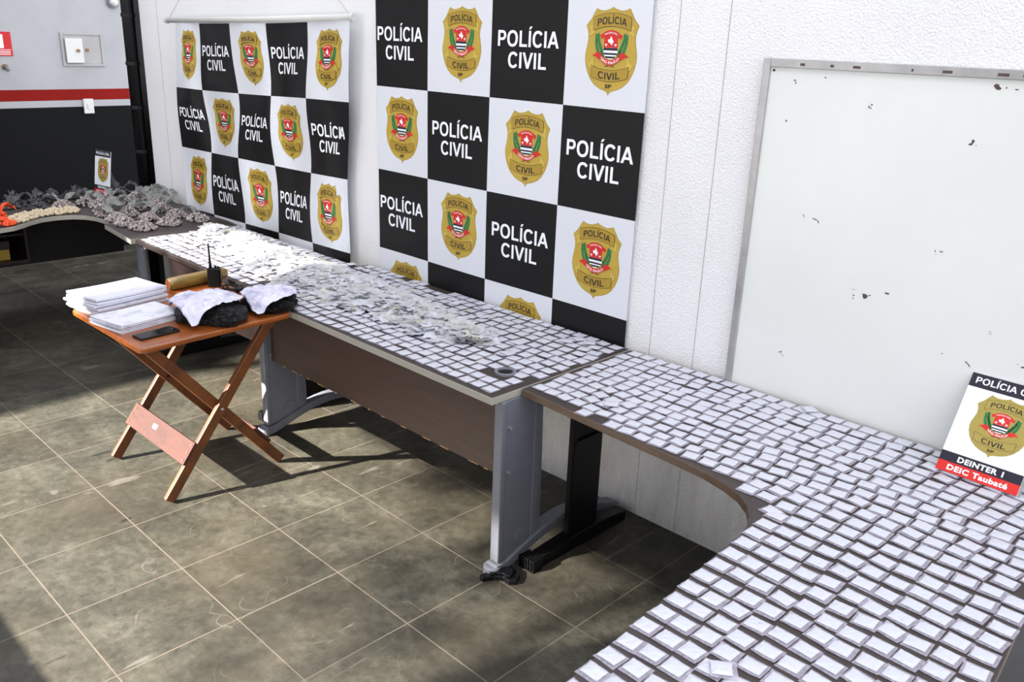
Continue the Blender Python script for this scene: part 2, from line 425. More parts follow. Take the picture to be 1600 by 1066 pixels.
class Print:
    """flat printed artwork in (u, v) metres, later laid on a surface"""
    def __init__(s): s.items = []   # (verts2d, faces, mat, layer)
    def poly(s, pts, mat, layer):
        tri = tessellate_polygon([[Vector((x, y, 0)) for x, y in pts]])
        s.items.append(([tuple(p) for p in pts], [list(t) for t in tri], mat, layer)); return s
    def rect(s, x0, x1, y0, y1, mat, layer): s.items.append(([(x0, y0), (x1, y0), (x1, y1), (x0, y1)], [[0, 1, 2, 3]], mat, layer)); return s
    def text(s, body, cx, base, width, cap, mat, layer, bold=.022, bend=0, slant=0):
        vs, fs = text_geo(body, bold)
        w = []
        for x, y in vs:
            X = x*width; Y = y*cap
            w.append((cx+X, base+Y-bend*(X/(width/2))**2))
        s.items.append((w, fs, mat, layer)); return s
    def place(s, other, ox, oy, k, kx=1, dl=0):
        for vs, fs, m, l in other.items: s.items.append(([(ox+x*k*kx, oy+y*k) for x, y in vs], fs, m, l+dl))
        return s
    def build(s, name, fmap, parent, grid=.045, ext=None, lay=.0005, remap=None):
        bm = bmesh.new(); mats = []
        for vs, fs, m, l in s.items:
            m = (remap or {}).get(m, m)
            if m not in mats: mats.append(m)
            k = mats.index(m)
            bv = [bm.verts.new((x, l, y)) for x, y in vs]
            for f in fs:
                try: bf = bm.faces.new([bv[i] for i in f]); bf.material_index = k
                except ValueError: pass
        if grid:
            xs = [v.co.x for v in bm.verts]; zs = [v.co.z for v in bm.verts]
            for ax, lo, hi in ((0, min(xs), max(xs)), (2, min(zs), max(zs))):
                t = math.ceil(lo/grid)*grid
                while t < hi:
                    co = Vector((0, 0, 0)); co[ax] = t; no = Vector((0, 0, 0)); no[ax] = 1
                    bmesh.ops.bisect_plane(bm, geom=bm.verts[:]+bm.edges[:]+bm.faces[:], plane_co=co, plane_no=no)
                    t += grid
        for v in bm.verts:
            p = Vector(fmap(v.co.x, v.co.z, v.co.y*lay)); v.co = p-(parent.location if parent else Vector((0, 0, 0)))
        bmesh.ops.triangulate(bm, faces=[f for f in bm.faces if len(f.verts) > 4])
        me = bpy.data.meshes.new(name); bm.to_mesh(me); bm.free()
        for m in mats: me.materials.append(M[m])
        for p in me.polygons: p.use_smooth = False
        o = bpy.data.objects.new(name, me); COL.objects.link(o); o.parent = parent
        return o

# the badge, drawn for a 0.413 m cell, centred on the cell
def badge():
    P = Print()
    half = [(0, .166), (.010, .160), (.028, .1545), (.048, .152), (.064, .155), (.078, .161), (.088, .147), (.104, .122), (.126, .100),
            (.119, .085), (.114, .066), (.114, .045), (.119, .020), (.124, -.002), (.1245, -.022), (.119, -.048), (.108, -.074),
            (.090, -.100), (.068, -.118), (.042, -.130), (.018, -.136), (.006, -.142), (0, -.154)]
    full = half+[(-x, y) for x, y in half[::-1][1:-1]]
    P.poly([(x*1.02, y*1.018) for x, y in full], 'gold_dark', 1)
    P.poly(full, 'gold', 2)
    def band(hw, yt, th, bend, mat, lay, grow=0):
        n = 12; top = [(-hw-grow+2*(hw+grow)*i/n, 0) for i in range(n+1)]
        f = lambda x: bend*(x/hw)**2
        up = [(x, yt+grow-f(x)) for x, _ in top]; dn = [(x, yt-th-grow-f(x)) for x, _ in top]
        P.poly(up+dn[::-1], mat, lay)
    # tails of the two scrolls
    for sg in (-1, 1):
        t = [(.080, .112), (.112, .098), (.104, .083), (.111, .058), (.083, .073), (.080, .083)]
        P.poly([(sg*x, y) for x, y in t], 'ink', 3)
        P.poly([(sg*(x*.965+.0035), y*.96+.0035) for x, y in t], 'gold_light', 4)
        t = [(.086, -.006), (.077, -.050), (.085, -.066), (.100, -.058), (.112, -.040), (.096, -.030)]
        P.poly([(sg*x, y) for x, y in t], 'ink', 3)
        P.poly([(sg*(x*.965+.0033), y*.95-.0018) for x, y in t], 'gold_light', 4)
    band(.091, .146, .046, .016, 'ink', 5, .0016); band(.091, .146, .046, .016, 'gold_dark', 6)
    band(.091, -.062, .040, -.016, 'ink', 5, .0016); band(.091, -.062, .040, -.016, 'gold_dark', 6)
    P.text('POLÍCIA', 0, .1085, .142, .026, 'ink', 7, .03, .010)
    P.text('CIVIL', 0, -.096, .108, .026, 'ink', 7, .03, -.006)
    P.text('SP', 0, -.127, .032, .014, 'ink', 7, .03)
    # wreath
    for sg in (-1, 1):
        spine = [(.040, -.012), (.052, .004), (.061, .022), (.066, .042), (.068, .062)]
        for i in range(9):
            t = i/8*3.999; k = int(t); u = t-k
            x = spine[k][0]*(1-u)+spine[k+1][0]*u; y = spine[k][1]*(1-u)+spine[k+1][1]*u
            for d in (-1, 1):
                a = math.atan2(1, .5)-d*.9
                L = .023-.001*i; W = .0075
                dx, dy = math.cos(a), math.sin(a)
                P.poly([(sg*x, y), (sg*(x+dx*L*.5-dy*W), y+dy*L*.5+dx*W), (sg*(x+dx*L), y+dy*L), (sg*(x+dx*L*.5+dy*W), y+dy*L*.5-dx*W)], 'green_print', 3)
        P.poly([(sg*.030, -.018), (sg*.046, -.004), (sg*.070, .048), (sg*.066, .072), (sg*.056, .050), (sg*.036, .006)], 'green_print', 3)
    # arms
    def arm(sc, mat, lay):
        p = [(-.034, .068), (.034, .068), (.034, .008)]+[(.034*math.cos(a), .008-.034*.85*math.sin(a)) for a in [PI*i/10 for i in range(1, 10)]]+[(-.034, .008)]
        P.poly([(x*sc, (y-.022)*sc+.022) for x, y in p], mat, lay)
    arm(1.07, 'gold_light', 4); arm(1, 'white_text', 5)
    P.rect(-.034, .034, .022, .068, 'red_print', 6)
    P.rect(-.034, .034, .012, .0215, 'navy_print', 6)
    P.rect(-.033, .033, -.004, .003, 'navy_print', 6)
    P.poly([(-.028, -.0095), (.028, -.0095), (.020, -.0165), (-.020, -.0165)], 'navy_print', 6)
    P.poly([(-.016, .050), (-.004, .054), (-.002, .064), (.003, .060), (.006, .052), (.014, .044), (.008, .038), (.006, .030), (.001, .034), (-.004, .040), (-.012, .040)], 'white_text', 7)
    for sx in (-.023, .023):
        P.poly([(sx-.006, .034), (sx-.002, .036), (sx, .034), (sx+.003, .036), (sx+.006, .033), (sx, .026)], 'white_text', 7)
    # red ribbons
    n = 8
    up = [(-.036+.072*i/n, .086-.010*((i-n/2)/(n/2))**2) for i in range(n+1)]; dn = [(x, y-.017) for x, y in up]
    P.poly(up+dn[::-1], 'red_print', 8)
    for sg in (-1, 1): P.poly([(sg*.034, .074), (sg*.058, .066), (sg*.048, .060), (sg*.054, .052), (sg*.032, .060)], 'red_print', 7)
    P.text('POLÍCIA CIVIL', 0, .0735, .062, .006, 'white_text', 9, .01, .008)
    up = [(-.048+.096*i/n, -.024+.020*((i-n/2)/(n/2))**2) for i in range(n+1)]; dn = [(x, y-.019) for x, y in up]
    P.poly(up+dn[::-1], 'red_print', 8)
    for sg in (-1, 1): P.poly([(sg*.044, .0), (sg*.062, .006), (sg*.088, -.009), (sg*.070, -.013), (sg*.056, -.022), (sg*.042, -.022)], 'red_print', 7)
    P.text('SÃO PAULO', 0, -.0385, .088, .011, 'white_text', 9, .02, -.017)
    for sg in (-1, 1): P.poly([(sg*.006, -.042), (sg*.024, -.047), (sg*.024, -.049), (sg*.004, -.045)], 'ink', 7)
    return P
BADGE = badge()
def word_cell(P, ox, oy, k=1, kx=1):
    P.text('POLÍCIA', ox, oy+.010*k, .345*k*kx, .064*k, 'white_text', 2, .034)
    P.text('CIVIL', ox, oy-.076*k, .217*k*kx, .064*k, 'white_text', 2, .034)

# ------------------------------------------------------------------ camera
cam = bpy.data.cameras.new('camera'); co = bpy.data.objects.new('camera', cam); COL.objects.link(co)
cam.sensor_width = 36; cam.sensor_fit = 'HORIZONTAL'; cam.lens = 1363.7635/1600*36; cam.clip_start = .02
CAMP = Vector((0, -2.79244, 1.93010))
RM = Matrix(((0.71271776, -0.25450782, 0.65365064), (0.70054388, 0.21088765, -0.68173652), (0.03566043, 0.94379668, 0.32859727)))
co.matrix_world = Matrix.Translation(CAMP) @ RM.to_4x4()
S.camera = co
def project(p):
    q = RM.transposed() @ (Vector(p)-CAMP)
    if q.z > -.01: return (-9999, -9999)
    return (800+1363.76*q.x/-q.z, 533-1363.76*q.y/-q.z)

# ------------------------------------------------------------------ the setting
struct(MB().box(-9.2, 4, -10, 2.6, -.1, 0, 'floor').build('floor'))
wb = struct(MB().box(-6.37, 4, 0, .15, 0, 2.85, 'wall').build('wall_back'))
struct(MB().box(-8.15, -8.0, -10, 2.6, 0, 4.6, 'striped').build('wall_left'))
struct(MB().box(-6.52, -6.37, .02, .17, 0, 4.5, 'dark_steel').build('trim_1', bevel=.004))
struct(MB().box(-9.2, 4, -3.45, -3.3, 0, .71, 'blocker_grey').build('sun_blocker_low'))  # unseen low blocker, added so its top edge cuts the sun patch
rf = MB(); rf.box(-6.0, 4, -7.5, -2.6, 4.5, 4.6, 'blocker_grey'); rf.box(-7.4, -6.0, -6.1, -2.6, 4.5, 4.6, 'blocker_grey'); rf.box(-9.2, -7.4, -9, -2.6, 4.5, 4.6, 'blocker_grey')
struct(rf.build('sun_blocker_top'))  # added canopy out of view, stepped to shape where sun gets in
struct(MB().box(-4.0, -.2, -7.65, -7.5, 0, 4.5, 'wall').build('sun_blocker_right'))  # unseen slab added to shade the floor at right
struct(MB().box(-9.2, -7.8, -7.65, -7.5, 0, 4.5, 'wall').build('sun_blocker_left'))  # unseen slab added to keep sun off the far left

# black pipe with clamps beside the corner post
t = thing('drainpipe', 'black pipe with clamps running up the corner post', 'pipe', (-6.445, -.05, 0))
MB().tube([(-6.445, -.05, 0), (-6.445, -.05, 4.4)], .042, 'dark_steel', 14).build('pipe', t, smooth=True)
for z in (.45, .78, 1.05, 1.36, 1.66, 1.98, 2.3):
    MB().tube([(-6.445, -.05, z-.012), (-6.445, -.05, z+.012)], .048, 'black_plastic', 14).build('clamp', t)

# left wall fixtures (x = -8)
xw = -8.0
t = thing('electrical_panel', 'flush grey electrical panel with one white door on the striped wall', 'electrical panel', (xw, .2, 1.56))
m = MB()
for a in ((.03, .05, 1.57, 1.835), (.35, .37, 1.57, 1.835), (.05, .35, 1.57, 1.588), (.05, .35, 1.818, 1.835)): m.box(xw, xw+.012, a[0], a[1], a[2], a[3], 'panel_grey')
m.box(xw, xw+.005, .05, .35, 1.588, 1.818, 'panel_grey')
m.build('frame', t, bevel=.002)
d = MB().box(xw+.012, xw+.03, .058, .195, 1.597, 1.792, 'plastic_white').build('door', t, bevel=.003)
d['label'] = 'white hinged door'
MB().tube([(xw+.03, .153, 1.695), (xw+.045, .153, 1.695)], .013, 'knob_brass', 12).build('knob', d)
MB().tube([(xw+.005, .236, 1.70), (xw+.018, .236, 1.70)], .013, 'knob_brass', 12).build('knob', t)
t = thing('light_switch', 'small white wall plate overlapping the red and black stripes', 'switch', (xw, .19, 1.18))
MB().box(xw, xw+.02, .150, .232, 1.182, 1.304, 'plastic_white').build('plate', t, bevel=.004)
MB().box(xw+.02, xw+.025, .178, .204, 1.22, 1.265, 'plastic_white').build('rocker', t, bevel=.002)
t = thing('safety_sign', 'red safety sign on the white part of the left wall, cut by the frame edge', 'sign', (xw, -.45, 1.64))
MB().box(xw, xw+.006, -.56, -.344, 1.645, 1.828, 'red_paint').build('panel', t)
m = MB(); m.box(xw+.006, xw+.0075, -.50, -.404, 1.705, 1.808, 'white_text')
m.box(xw+.006, xw+.0075, -.55, -.354, 1.692, 1.695, 'white_text')
for k in range(3): m.box(xw+.006, xw+.0075, -.545+.01*k, -.36, 1.655+.012*k, 1.659+.012*k, 'white_text')
m.box(xw+.0075, xw+.0085, -.485, -.45, 1.72, 1.79, 'red_paint'); m.build('pictogram', t)
t = thing('water_tap', 'small grey metal fitting under the red sign on the left wall', 'fitting', (xw, -.415, 1.53))
m = MB(); m.tube([(xw, -.415, 1.56), (xw+.05, -.415, 1.56), (xw+.055, -.41, 1.53)], .012, 'grey_steel', 10); m.build('spout', t, smooth=True)
m = MB(); m.tube([(xw, -.415, 1.56), (xw+.008, -.415, 1.56)], .024, 'knob_brass', 12); m.build('flange', t)
t = thing('wall_lamp', 'small round pale wall fitting near the top of the left wall', 'fitting', (xw, .49, 2.06))
m = MB(); m.tube([(xw, .49, 2.09), (xw+.02, .49, 2.09)], .05, 'grey_steel', 16); m.build('base', t, bevel=.003)
m = MB(); m.tube([(xw+.02, .49, 2.09), (xw+.045, .49, 2.09), (xw+.06, .49, 2.09)], [.036, .033, .018], 'plastic_white', 16); m.build('cover', t, smooth=True)
# faint vertical joints in the wall plaster
for i, x in enumerate((-6.1, -1.70, -1.905)):
    struct(MB().box(x-.0012, x+.0012, -.0012, .002, 0, 2.84, 'grey_edge').build('trim_%d' % (i+2)))

# ------------------------------------------------------------------ banners
def smooth1(t): return t
def cr(p, t):
    n = len(p)-1; t = max(0, min(n, t)); i = min(int(t), n-1); u = t-i
    a = p[max(i-1, 0)] if i > 0 else 2*p[0]-p[1]; b = p[i]; c = p[i+1]; d = p[i+2] if i+2 <= n else 2*p[n]-p[n-1]
    return b+.5*u*(c-a+u*(2*a-5*b+4*c-d+u*(3*(b-c)+d-a)))
# banner behind the middle desk: 4 columns, cell 0.413
t2 = thing('backdrop_banner', 'large flat chequered vinyl banner with badges, nearest the whiteboard', 'banner', (-2.84, -.01, .70))
P2 = Print(); cs = .413
zt = 2.09+cs; zb = .70
rows = [(2.09, zt), (1.677, 2.09), (1.264, 1.677), (.851, 1.264), (zb, .851)]
xs2 = [-3.672, -3.275, -2.855, -2.430, -2.018]
def cut_place(P, src, ox, oy, k, ymin, dl=0):
    """place artwork, clipped below ymin"""
    for vs, fs, m, l in src.items:
        bm = bmesh.new(); bv = [bm.verts.new((ox+x*k, oy+y*k, 0)) for x, y in vs]
        for f in fs:
            try: bm.faces.new([bv[i] for i in f])
            except ValueError: pass
        bmesh.ops.bisect_plane(bm, geom=bm.verts[:]+bm.edges[:]+bm.faces[:], plane_co=(0, ymin, 0), plane_no=(0, -1, 0), clear_outer=True)
        bm.verts.ensure_lookup_table(); bm.verts.index_update()
        if bm.faces: P.items.append(([(v.co.x, v.co.y) for v in bm.verts], [[v.index for v in f.verts] for f in bm.faces], m, l+dl))
        bm.free()
for r, (z0, z1) in enumerate(rows):
    for c in range(4):
        blk = (r+c) % 2 == 1
        P2.rect(xs2[c], xs2[c+1], z0, z1, 'black_vinyl' if blk else 'white_vinyl', 0)
        cx = (xs2[c]+xs2[c+1])/2; cz = z1-cs/2
        if r == 4:
            if not blk: cut_place(P2, BADGE, cx+.022, cz, 1, zb+.002)
        elif blk: word_cell(P2, cx-(.0 if c else .012), cz)
        else: P2.place(BADGE, cx+(.022 if c else 0.0), cz, 1)
def map2(x, z, l):
    w = .004*math.sin((x+3.7)*5.2+.8*z)*min(1, (2.6-z)*.8)+.0015*math.sin(z*14+x*2)*max(0, z-1.9)*3
    return (x+.003*math.sin(z*3+x*2), -.0125+w-l-.0*z, z)
P2.build('printed_sheet', map2, t2)
MB().tube([(-3.71, -.03, zt+.01), (-1.98, -.03, zt+.01)], .016, 'plastic_white', 12).build('rod', t2, smooth=True)

# wavy banner hanging from a rod on the left
t1 = thing('backdrop_banner', 'wavy chequered vinyl banner with badges hanging from a white rod, at left', 'banner', (-4.8, -.05, .70))
K = [[-5.832, -5.516, -5.136, -4.719, -4.293, -3.905], [-5.901, -5.524, -5.097, -4.705, -4.316, -3.935], [-5.902, -5.493, -5.111, -4.704, -4.334, -3.955], [-5.895, -5.506, -5.101, -4.693, -4.323, -3.955], [-5.89, -5.50, -5.10, -4.69, -4.32, -3.955]]
ZK = [[1.942, 1.942, 1.948, 1.955, 1.968, 1.985], [1.532, 1.535, 1.545, 1.556, 1.568, 1.576], [1.137, 1.142, 1.147, 1.152, 1.158, 1.167], [.718, .727, .735, .746, .750, .757], [.68]*6]
def map1(u, v, l):
    # u in cells (0..5), v in rows downward (0..3.3)
    vv = v if v <= 3 else 3+(v-3)/.35
    xr = [cr(K[r], u) for r in range(5)]; zr = [cr(ZK[r], u) for r in range(5)]
    X = cr(xr, vv); Z = cr(zr, vv)
    amp = .35+.65*min(1, v/1.2)
    d = .062+amp*.022*math.sin(u*2.9+.5*v+.4)+amp*.012*math.sin(u*5.3-1.1*v)+.012*(v/3)*math.sin(u*1.7+v*2)
    X += .026*math.sin(PI*2*(v*.55+u*.31))*math.sin(PI*min(1, v/3.2))*(.3 if u < .2 or u > 4.8 else 1)
    k = (2.792-d)/2.792            # the measured grid is on the wall plane; bring it forward onto the cloth
    return (X*k, -d-l, CAMP.z+(Z-CAMP.z)*k)
P1 = Print()
vb = 3.30
for r in range(4):
    for c in range(5):
        blk = (r+c) % 2 == 1
        v0, v1 = r, min(r+1, vb)
        P1.rect(c, c+1, -v1, -v0, 'black_vinyl' if blk else 'white_vinyl', 0)
        if r == 3: continue
        k = 1/.413
        if blk:
            q = Print(); word_cell(q, 0, 0); P1.place(q, c+.5, -(r+.5), k)
        else: P1.place(BADGE, c+.53, -(r+.5), k)
P1.build('printed_sheet', lambda u, v, l: map1(u, -v, l), t1, grid=.1, lay=.0011)
m = MB(); ra = Vector((-5.80, -.065, 1.955)); rb = Vector((-3.80, -.065, 1.995))
mid = (ra+rb)/2+Vector((0, 0, -.005))
m.tube([ra, mid, rb], .017, 'plastic_white', 12); m.build('rod', t1, smooth=True)
for p in (ra, rb):
    q = 1 if p.x > -5 else -1
    MB().tube([p, p+Vector((q*.025, 0, 0))], .021, 'plastic_white', 12).build('end_cap', t1)
m = MB(); ap = Vector((-4.8, -.02, 2.72)); m.tube([ra, ap, rb], .0016, 'grey_edge', 6); m.build('cord', t1)
MB().tube([(-4.8, -.0, 2.72), (-4.8, -.03, 2.72)], .004, 'grey_steel', 8).build('nail', t1)

# ------------------------------------------------------------------ whiteboard
t = thing('whiteboard', 'large white board in a thin aluminium frame on the wall', 'whiteboard', (-.6, -.01, .70))
MB().box(-1.515, .45, -.016, -.002, .70, 1.868, 'board_white').build('panel', t)
m = MB(); m.box(-1.54, -1.515, -.026, -.001, .69, 1.895, 'aluminium'); m.build('side_frame', t, bevel=.002)
m = MB(); m.box(-1.515, .45, -.026, -.001, 1.868, 1.895, 'aluminium'); m.build('top_frame', t, bevel=.002)
m = MB(); m.box(.45, .475, -.026, -.001, .69, 1.895, 'aluminium'); m.build('side_frame', t, bevel=.002)
m = MB()
def blot(x, z, w, h, ang=0, n=9, seed=0):
    rr = random.Random(int(x*1000)+seed); pts = []
    for i in range(n):
        a = 2*PI*i/n; r = .6+.6*rr.random()
        px, pz = w*r*math.cos(a), h*r*math.sin(a)
        pts.append((x+px*math.cos(ang)-pz*math.sin(ang), z+px*math.sin(ang)+pz*math.cos(ang)))
    m.add([(a, -.0166, b) for a, b in pts], [list(range(n))], 'mark')
for a in ((-.813, 1.847, .012, .008, -.3), (-.788, 1.846, .002, .003, 0), (-.762, 1.843, .006, .002, 0), (-.846, 1.692, .005, .007, -.4), (-.851, 1.684, .006, .004, 0),
          (-.836, 1.682, .002, .0015, 0), (-1.326, 1.398, .0015, .007, .5), (-1.285, 1.393, .016, .0022, -.25), (-1.272, 1.386, .003, .005, 0), (-.890, 1.36, .002, .004, 0),
          (-.872, 1.362, .006, .002, .1), (-.886, 1.352, .0015, .001, 0), (-1.077, 1.174, .010, .010, .4), (-1.062, 1.180, .006, .002, .4), (-1.009, 1.199, .008, .003, 0),
          (-1.117, 1.188, .006, .001, 0), (-1.114, 1.169, .004, .002, 0), (-1.114, 1.158, .002, .003, 0), (-1.340, .908, .009, .002, .4), (-1.330, .899, .010, .001, -.6),
          (-.692, 1.152, .004, .001, 0), (-.690, 1.146, .004, .001, 0), (-1.158, 1.773, .003, .003, 0), (-1.166, 1.766, .002, .005, -.4), (-1.159, 1.762, .003, .002, 0),
          (-1.424, 1.830, .006, .002, 0), (-1.420, 1.822, .002, .004, 0), (-1.436, 1.700, .003, .004, 0), (-1.321, 1.844, .004, .002, 0), (-1.242, 1.146, .001, .001, 0),
          (-.585, 1.07, .006, .003, .3), (-.60, 1.075, .002, .001, 0), (-.735, 1.04, .010, .002, -.6), (-.728, 1.034, .006, .002, -.8), (-.81, 1.05, .002, .002, 0)): blot(*a)
m.build('worn_spots', t)
m = MB()
for x in (-1.521, -1.503): m.tube([(x, -.016, 1.858), (x, -.019, 1.858)], .004, 'dark_steel', 8)
for (x, w) in ((-1.40, .008), (-1.30, .006), (-1.22, .012), (-.95, .014), (-1.05, .003), (-.80, .015), (-.74, .010)):
    m.box(x-w, x+w, -.0268, -.0259, 1.876, 1.884, 'mark')
m.build('screw_marks', t)

# ------------------------------------------------------------------ desks
TZ = .74
A_poly = [(-1.978, -.03), (-1.978, -.668), (-1.62, -.690), (-1.28, -.708), (-1.18, -.718), (-1.10, -.738), (-1.04, -.765), (-.992, -.803), (-.958, -.85), (-.936, -.90), (-.924, -.96),
          (-.920, -1.05), (-.875, -1.69), (-.845, -2.15), (-.24, -2.15), (-.28, -1.06), (-.305, -.775), (-.31, -.03)]
B_poly = [(-3.752, -.03), (-3.752, -.800), (-1.987, -.809), (-1.985, -.03)]
C_poly = [(-5.045, -.09), (-5.045, -.735), (-3.757, -.75), (-3.757, -.09)]
def top(t, poly, z, mat, edge, th=.028, bev=.003):
    m = MB(); m.prism(poly, z-th, z, mat, edge); return m.build('desktop', t, bevel=bev)
# --- corner desk at right
tA = thing('corner_desk', 'brown L-shaped corner desk with a curved inner edge, at right', 'desk', (-1.1, -.4, 0))
top(tA, A_poly, TZ, 'laminate', 'laminate_edge')
m = MB()   # slotted black leg
xl = -1.93
m.box(xl-.012, xl+.012, -.43, -.405, .05, .712, 'dark_steel'); m.box(xl-.012, xl+.012, -.275, -.25, .05, .712, 'dark_steel')
m.box(xl-.004, xl+.004, -.405, -.275, .05, .712, 'dark_steel')
m.box(xl+.004, xl+.016, -.425, -.26, .05, .47, 'dark_steel'); m.box(xl+.004, xl+.02, -.425, -.255, .69, .712, 'dark_steel')
m.build('leg', tA, bevel=.002)
m = MB(); prof = [(-.60, .0), (-.60, .045), (-.40, .062), (-.22, .062), (-.07, .045), (-.07, 0)]
m.prism([(y, z) for y, z in prof], xl-.03, xl+.03, 'dark_steel', T=lambda p: (p[2], p[0], p[1])); ft = m.build('foot_beam', tA, bevel=.004)
m = MB(); m.box(xl-.038, xl+.038, -.655, -.60, 0, .05, 'black_plastic')
for k in range(5): m.box(xl-.034+.015*k-.002, xl-.034+.015*k+.004, -.660, -.598, .004, .053, 'black_plastic')
m.build('end_cap', ft, bevel=.002)
MB().box(-1.9, -.95, -.30, -.285, .63, .712, 'dark_steel').build('cross_rail', tA)
MB().box(-.325, -.310, -2.05, -.25, .06, .712, 'grained').build('side_panel', tA)['label'] = 'dark grey grained panel'
for (x, y) in ((-.80, -2.05),):
    m = MB(); m.box(x-.02, x+.4, y-.012, y+.012, .05, .712, 'dark_steel'); m.box(x-.04, x+.44, y-.03, y+.03, 0, .05, 'dark_steel'); m.build('leg', tA, bevel=.003)
MB().box(-.42, -.36, -.12, -.06, 0, .712, 'dark_steel').build('leg', tA, bevel=.003)
# --- middle desk, grey edge
tB = thing('office_desk', 'brown desk with a pale grey front edge and grey metal legs', 'desk', (-2.87, -.4, 0))
gx, gy = -2.128, -.602
top(tB, B_poly, TZ, 'laminate', 'grey_edge', .03)
m = MB(); m.box(-3.60, -2.02, -.725, -.707, .395, .71, 'panel_brown'); m.build('modesty_panel', tB, bevel=.001)
m = MB()
rr = random.Random(3)
x = -3.5
while x < -2.05:
    w = rr.uniform(.01, .06); m.box(x, x+w, -.7262, -.7065, .3935, .3965+rr.uniform(0, .0015), 'chip'); x += w+rr.uniform(.02, .12)
m.build('chipped_edge', tB)['kind'] = 'stuff'
for lx in (-2.0, -3.635):
    m = MB()
    prof = [(-.752, .045), (-.757, .40), (-.757, .71), (-.54, .71), (-.53, .40), (-.525, .09)]
    def pr(poly, x0, x1, mat): m.prism(poly, x0, x1, mat, T=lambda p: (p[2], p[0], p[1]))
    pr(prof, lx-.016, lx+.016, 'grey_steel')
    m.box(lx-.022, lx+.022, -.762, -.735, .05, .71, 'grey_steel')
    m.box(lx-.019, lx+.019, -.585, -.545, .09, .71, 'grey_steel')
    lg = m.build('leg', tB, bevel=.006)
    m = MB()
    for z in (.60, .42):
        m.tube([(lx+.016, -.72, z), (lx+.026, -.72, z)], .007, 'aluminium', 10)
    m.build('bolt', lg, smooth=False)
    # small round plate pressed in the leg
    MB().tube([(lx+.016, -.63, .12), (lx+.020, -.63, .12)], .034, 'grey_steel', 20).build('cable_cover', lg)
    m = MB(); n = 14; up = []; dn = []
    for i in range(n+1):
        u = i/n; y = -.775+u*.74
        zt_ = .045+.085*math.sin(PI*min(1, max(0, (u-.06)/.94)))**1.1; zb_ = zt_-.042 if 0 < i < n else 0
        up.append((y, zt_)); dn.append((y, max(0, zb_)))
    pr(up+dn[::-1], lx-.03, lx+.03, 'grey_steel')
    cp = [(lx+.036*math.cos(a), -.770+.03*math.sin(a)) for a in [2*PI*k/18 for k in range(18)]]
    m.prism(cp, 0, .040, 'grey_steel')
    m.build('foot_beam', tB, bevel=.006)
# grommet
m = MB(); n = 28
def ringz(r0, r1, z0, z1, mat, cx=gx, cy=gy, sx=1):
    vs = [(cx+r*math.cos(2*PI*k/n)*sx, cy+r*math.sin(2*PI*k/n), z) for r, z in ((r1, z0), (r1, z1), (r0, z1), (r0, z0)) for k in range(n)]
    fs = [(a*n+k, a*n+(k+1) % n, ((a+1) % 4)*n+(k+1) % n, ((a+1) % 4)*n+k) for a in range(4) for k in range(n)]
    m.add(vs, fs, mat)
ringz(.030, .042, TZ-.001, TZ+.008, 'grey_steel'); m.build('cable_grommet', tB, bevel=.001)
m = MB(); m.tube([(gx, gy, TZ+.0005), (gx, gy, TZ+.0015)], .030, 'black_plastic', 24); m.build('cable_hole', tB)
# --- third desk, dark edge
tC = thing('office_desk', 'dark brown desk behind the folding table, under the brightest packets', 'desk', (-4.4, -.4, 0))
top(tC, C_poly, TZ-.001, 'laminate', 'laminate_red')
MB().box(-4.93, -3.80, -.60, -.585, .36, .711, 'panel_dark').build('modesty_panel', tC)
for lx in (-3.80, -4.97):
    m = MB(); m.box(lx-.012, lx+.012, -.52, -.30, .05, .711, 'dark_steel'); m.build('leg', tC, bevel=.002)
    m = MB(); m.prism([(-.70, 0), (-.70, .045), (-.5, .06), (-.25, .06), (-.10, .045), (-.10, 0)], lx-.022, lx+.022, 'dark_steel', T=lambda p: (p[2], p[0], p[1])); m.build('foot_beam', tC, bevel=.004)
# --- far corner desk
tD = thing('corner_desk', 'dark corner desk with a curved grey edge in the far left corner', 'desk', (-6.0, -.5, 0))
D_poly = [(-5.05, -.03), (-5.05, -.762), (-5.54, -.715), (-5.565, -.675), (-5.68, -.655), (-5.80, -.668), (-5.88, -.70), (-5.94, -.76), (-5.965, -.85), (-5.95, -.94), (-5.90, -1.02), (-5.835, -1.09),
          (-5.79, -1.15), (-5.765, -1.24), (-5.75, -1.9), (-6.62, -1.9), (-6.62, -.03)]
top(tD, D_poly, TZ, 'laminate', 'grey_edge', .03)
m = MB()
for i in range(9):
    a = PI*i/8
vs = [(-5.15+.045*math.cos(a), -.66+.03*math.sin(a)) for a in [2*PI*k/16 for k in range(16)]]
m.prism(vs, .03, .71, 'grey_steel'); m.build('leg', tD, smooth=False, bevel=.002)
MB().box(-5.30, -5.0, -.70, -.62, .68, .709, 'grey_steel').build('bracket', tD, bevel=.002)
MB().prism([(-5.19, -.72), (-5.11, -.72), (-5.11, -.1), (-5.19, -.1)], 0, .04, 'grey_steel').build('foot_beam', tD, bevel=.005)
MB().box(-6.60, -6.585, -1.85, -.2, .30, .709, 'under').build('modesty_panel', tD)
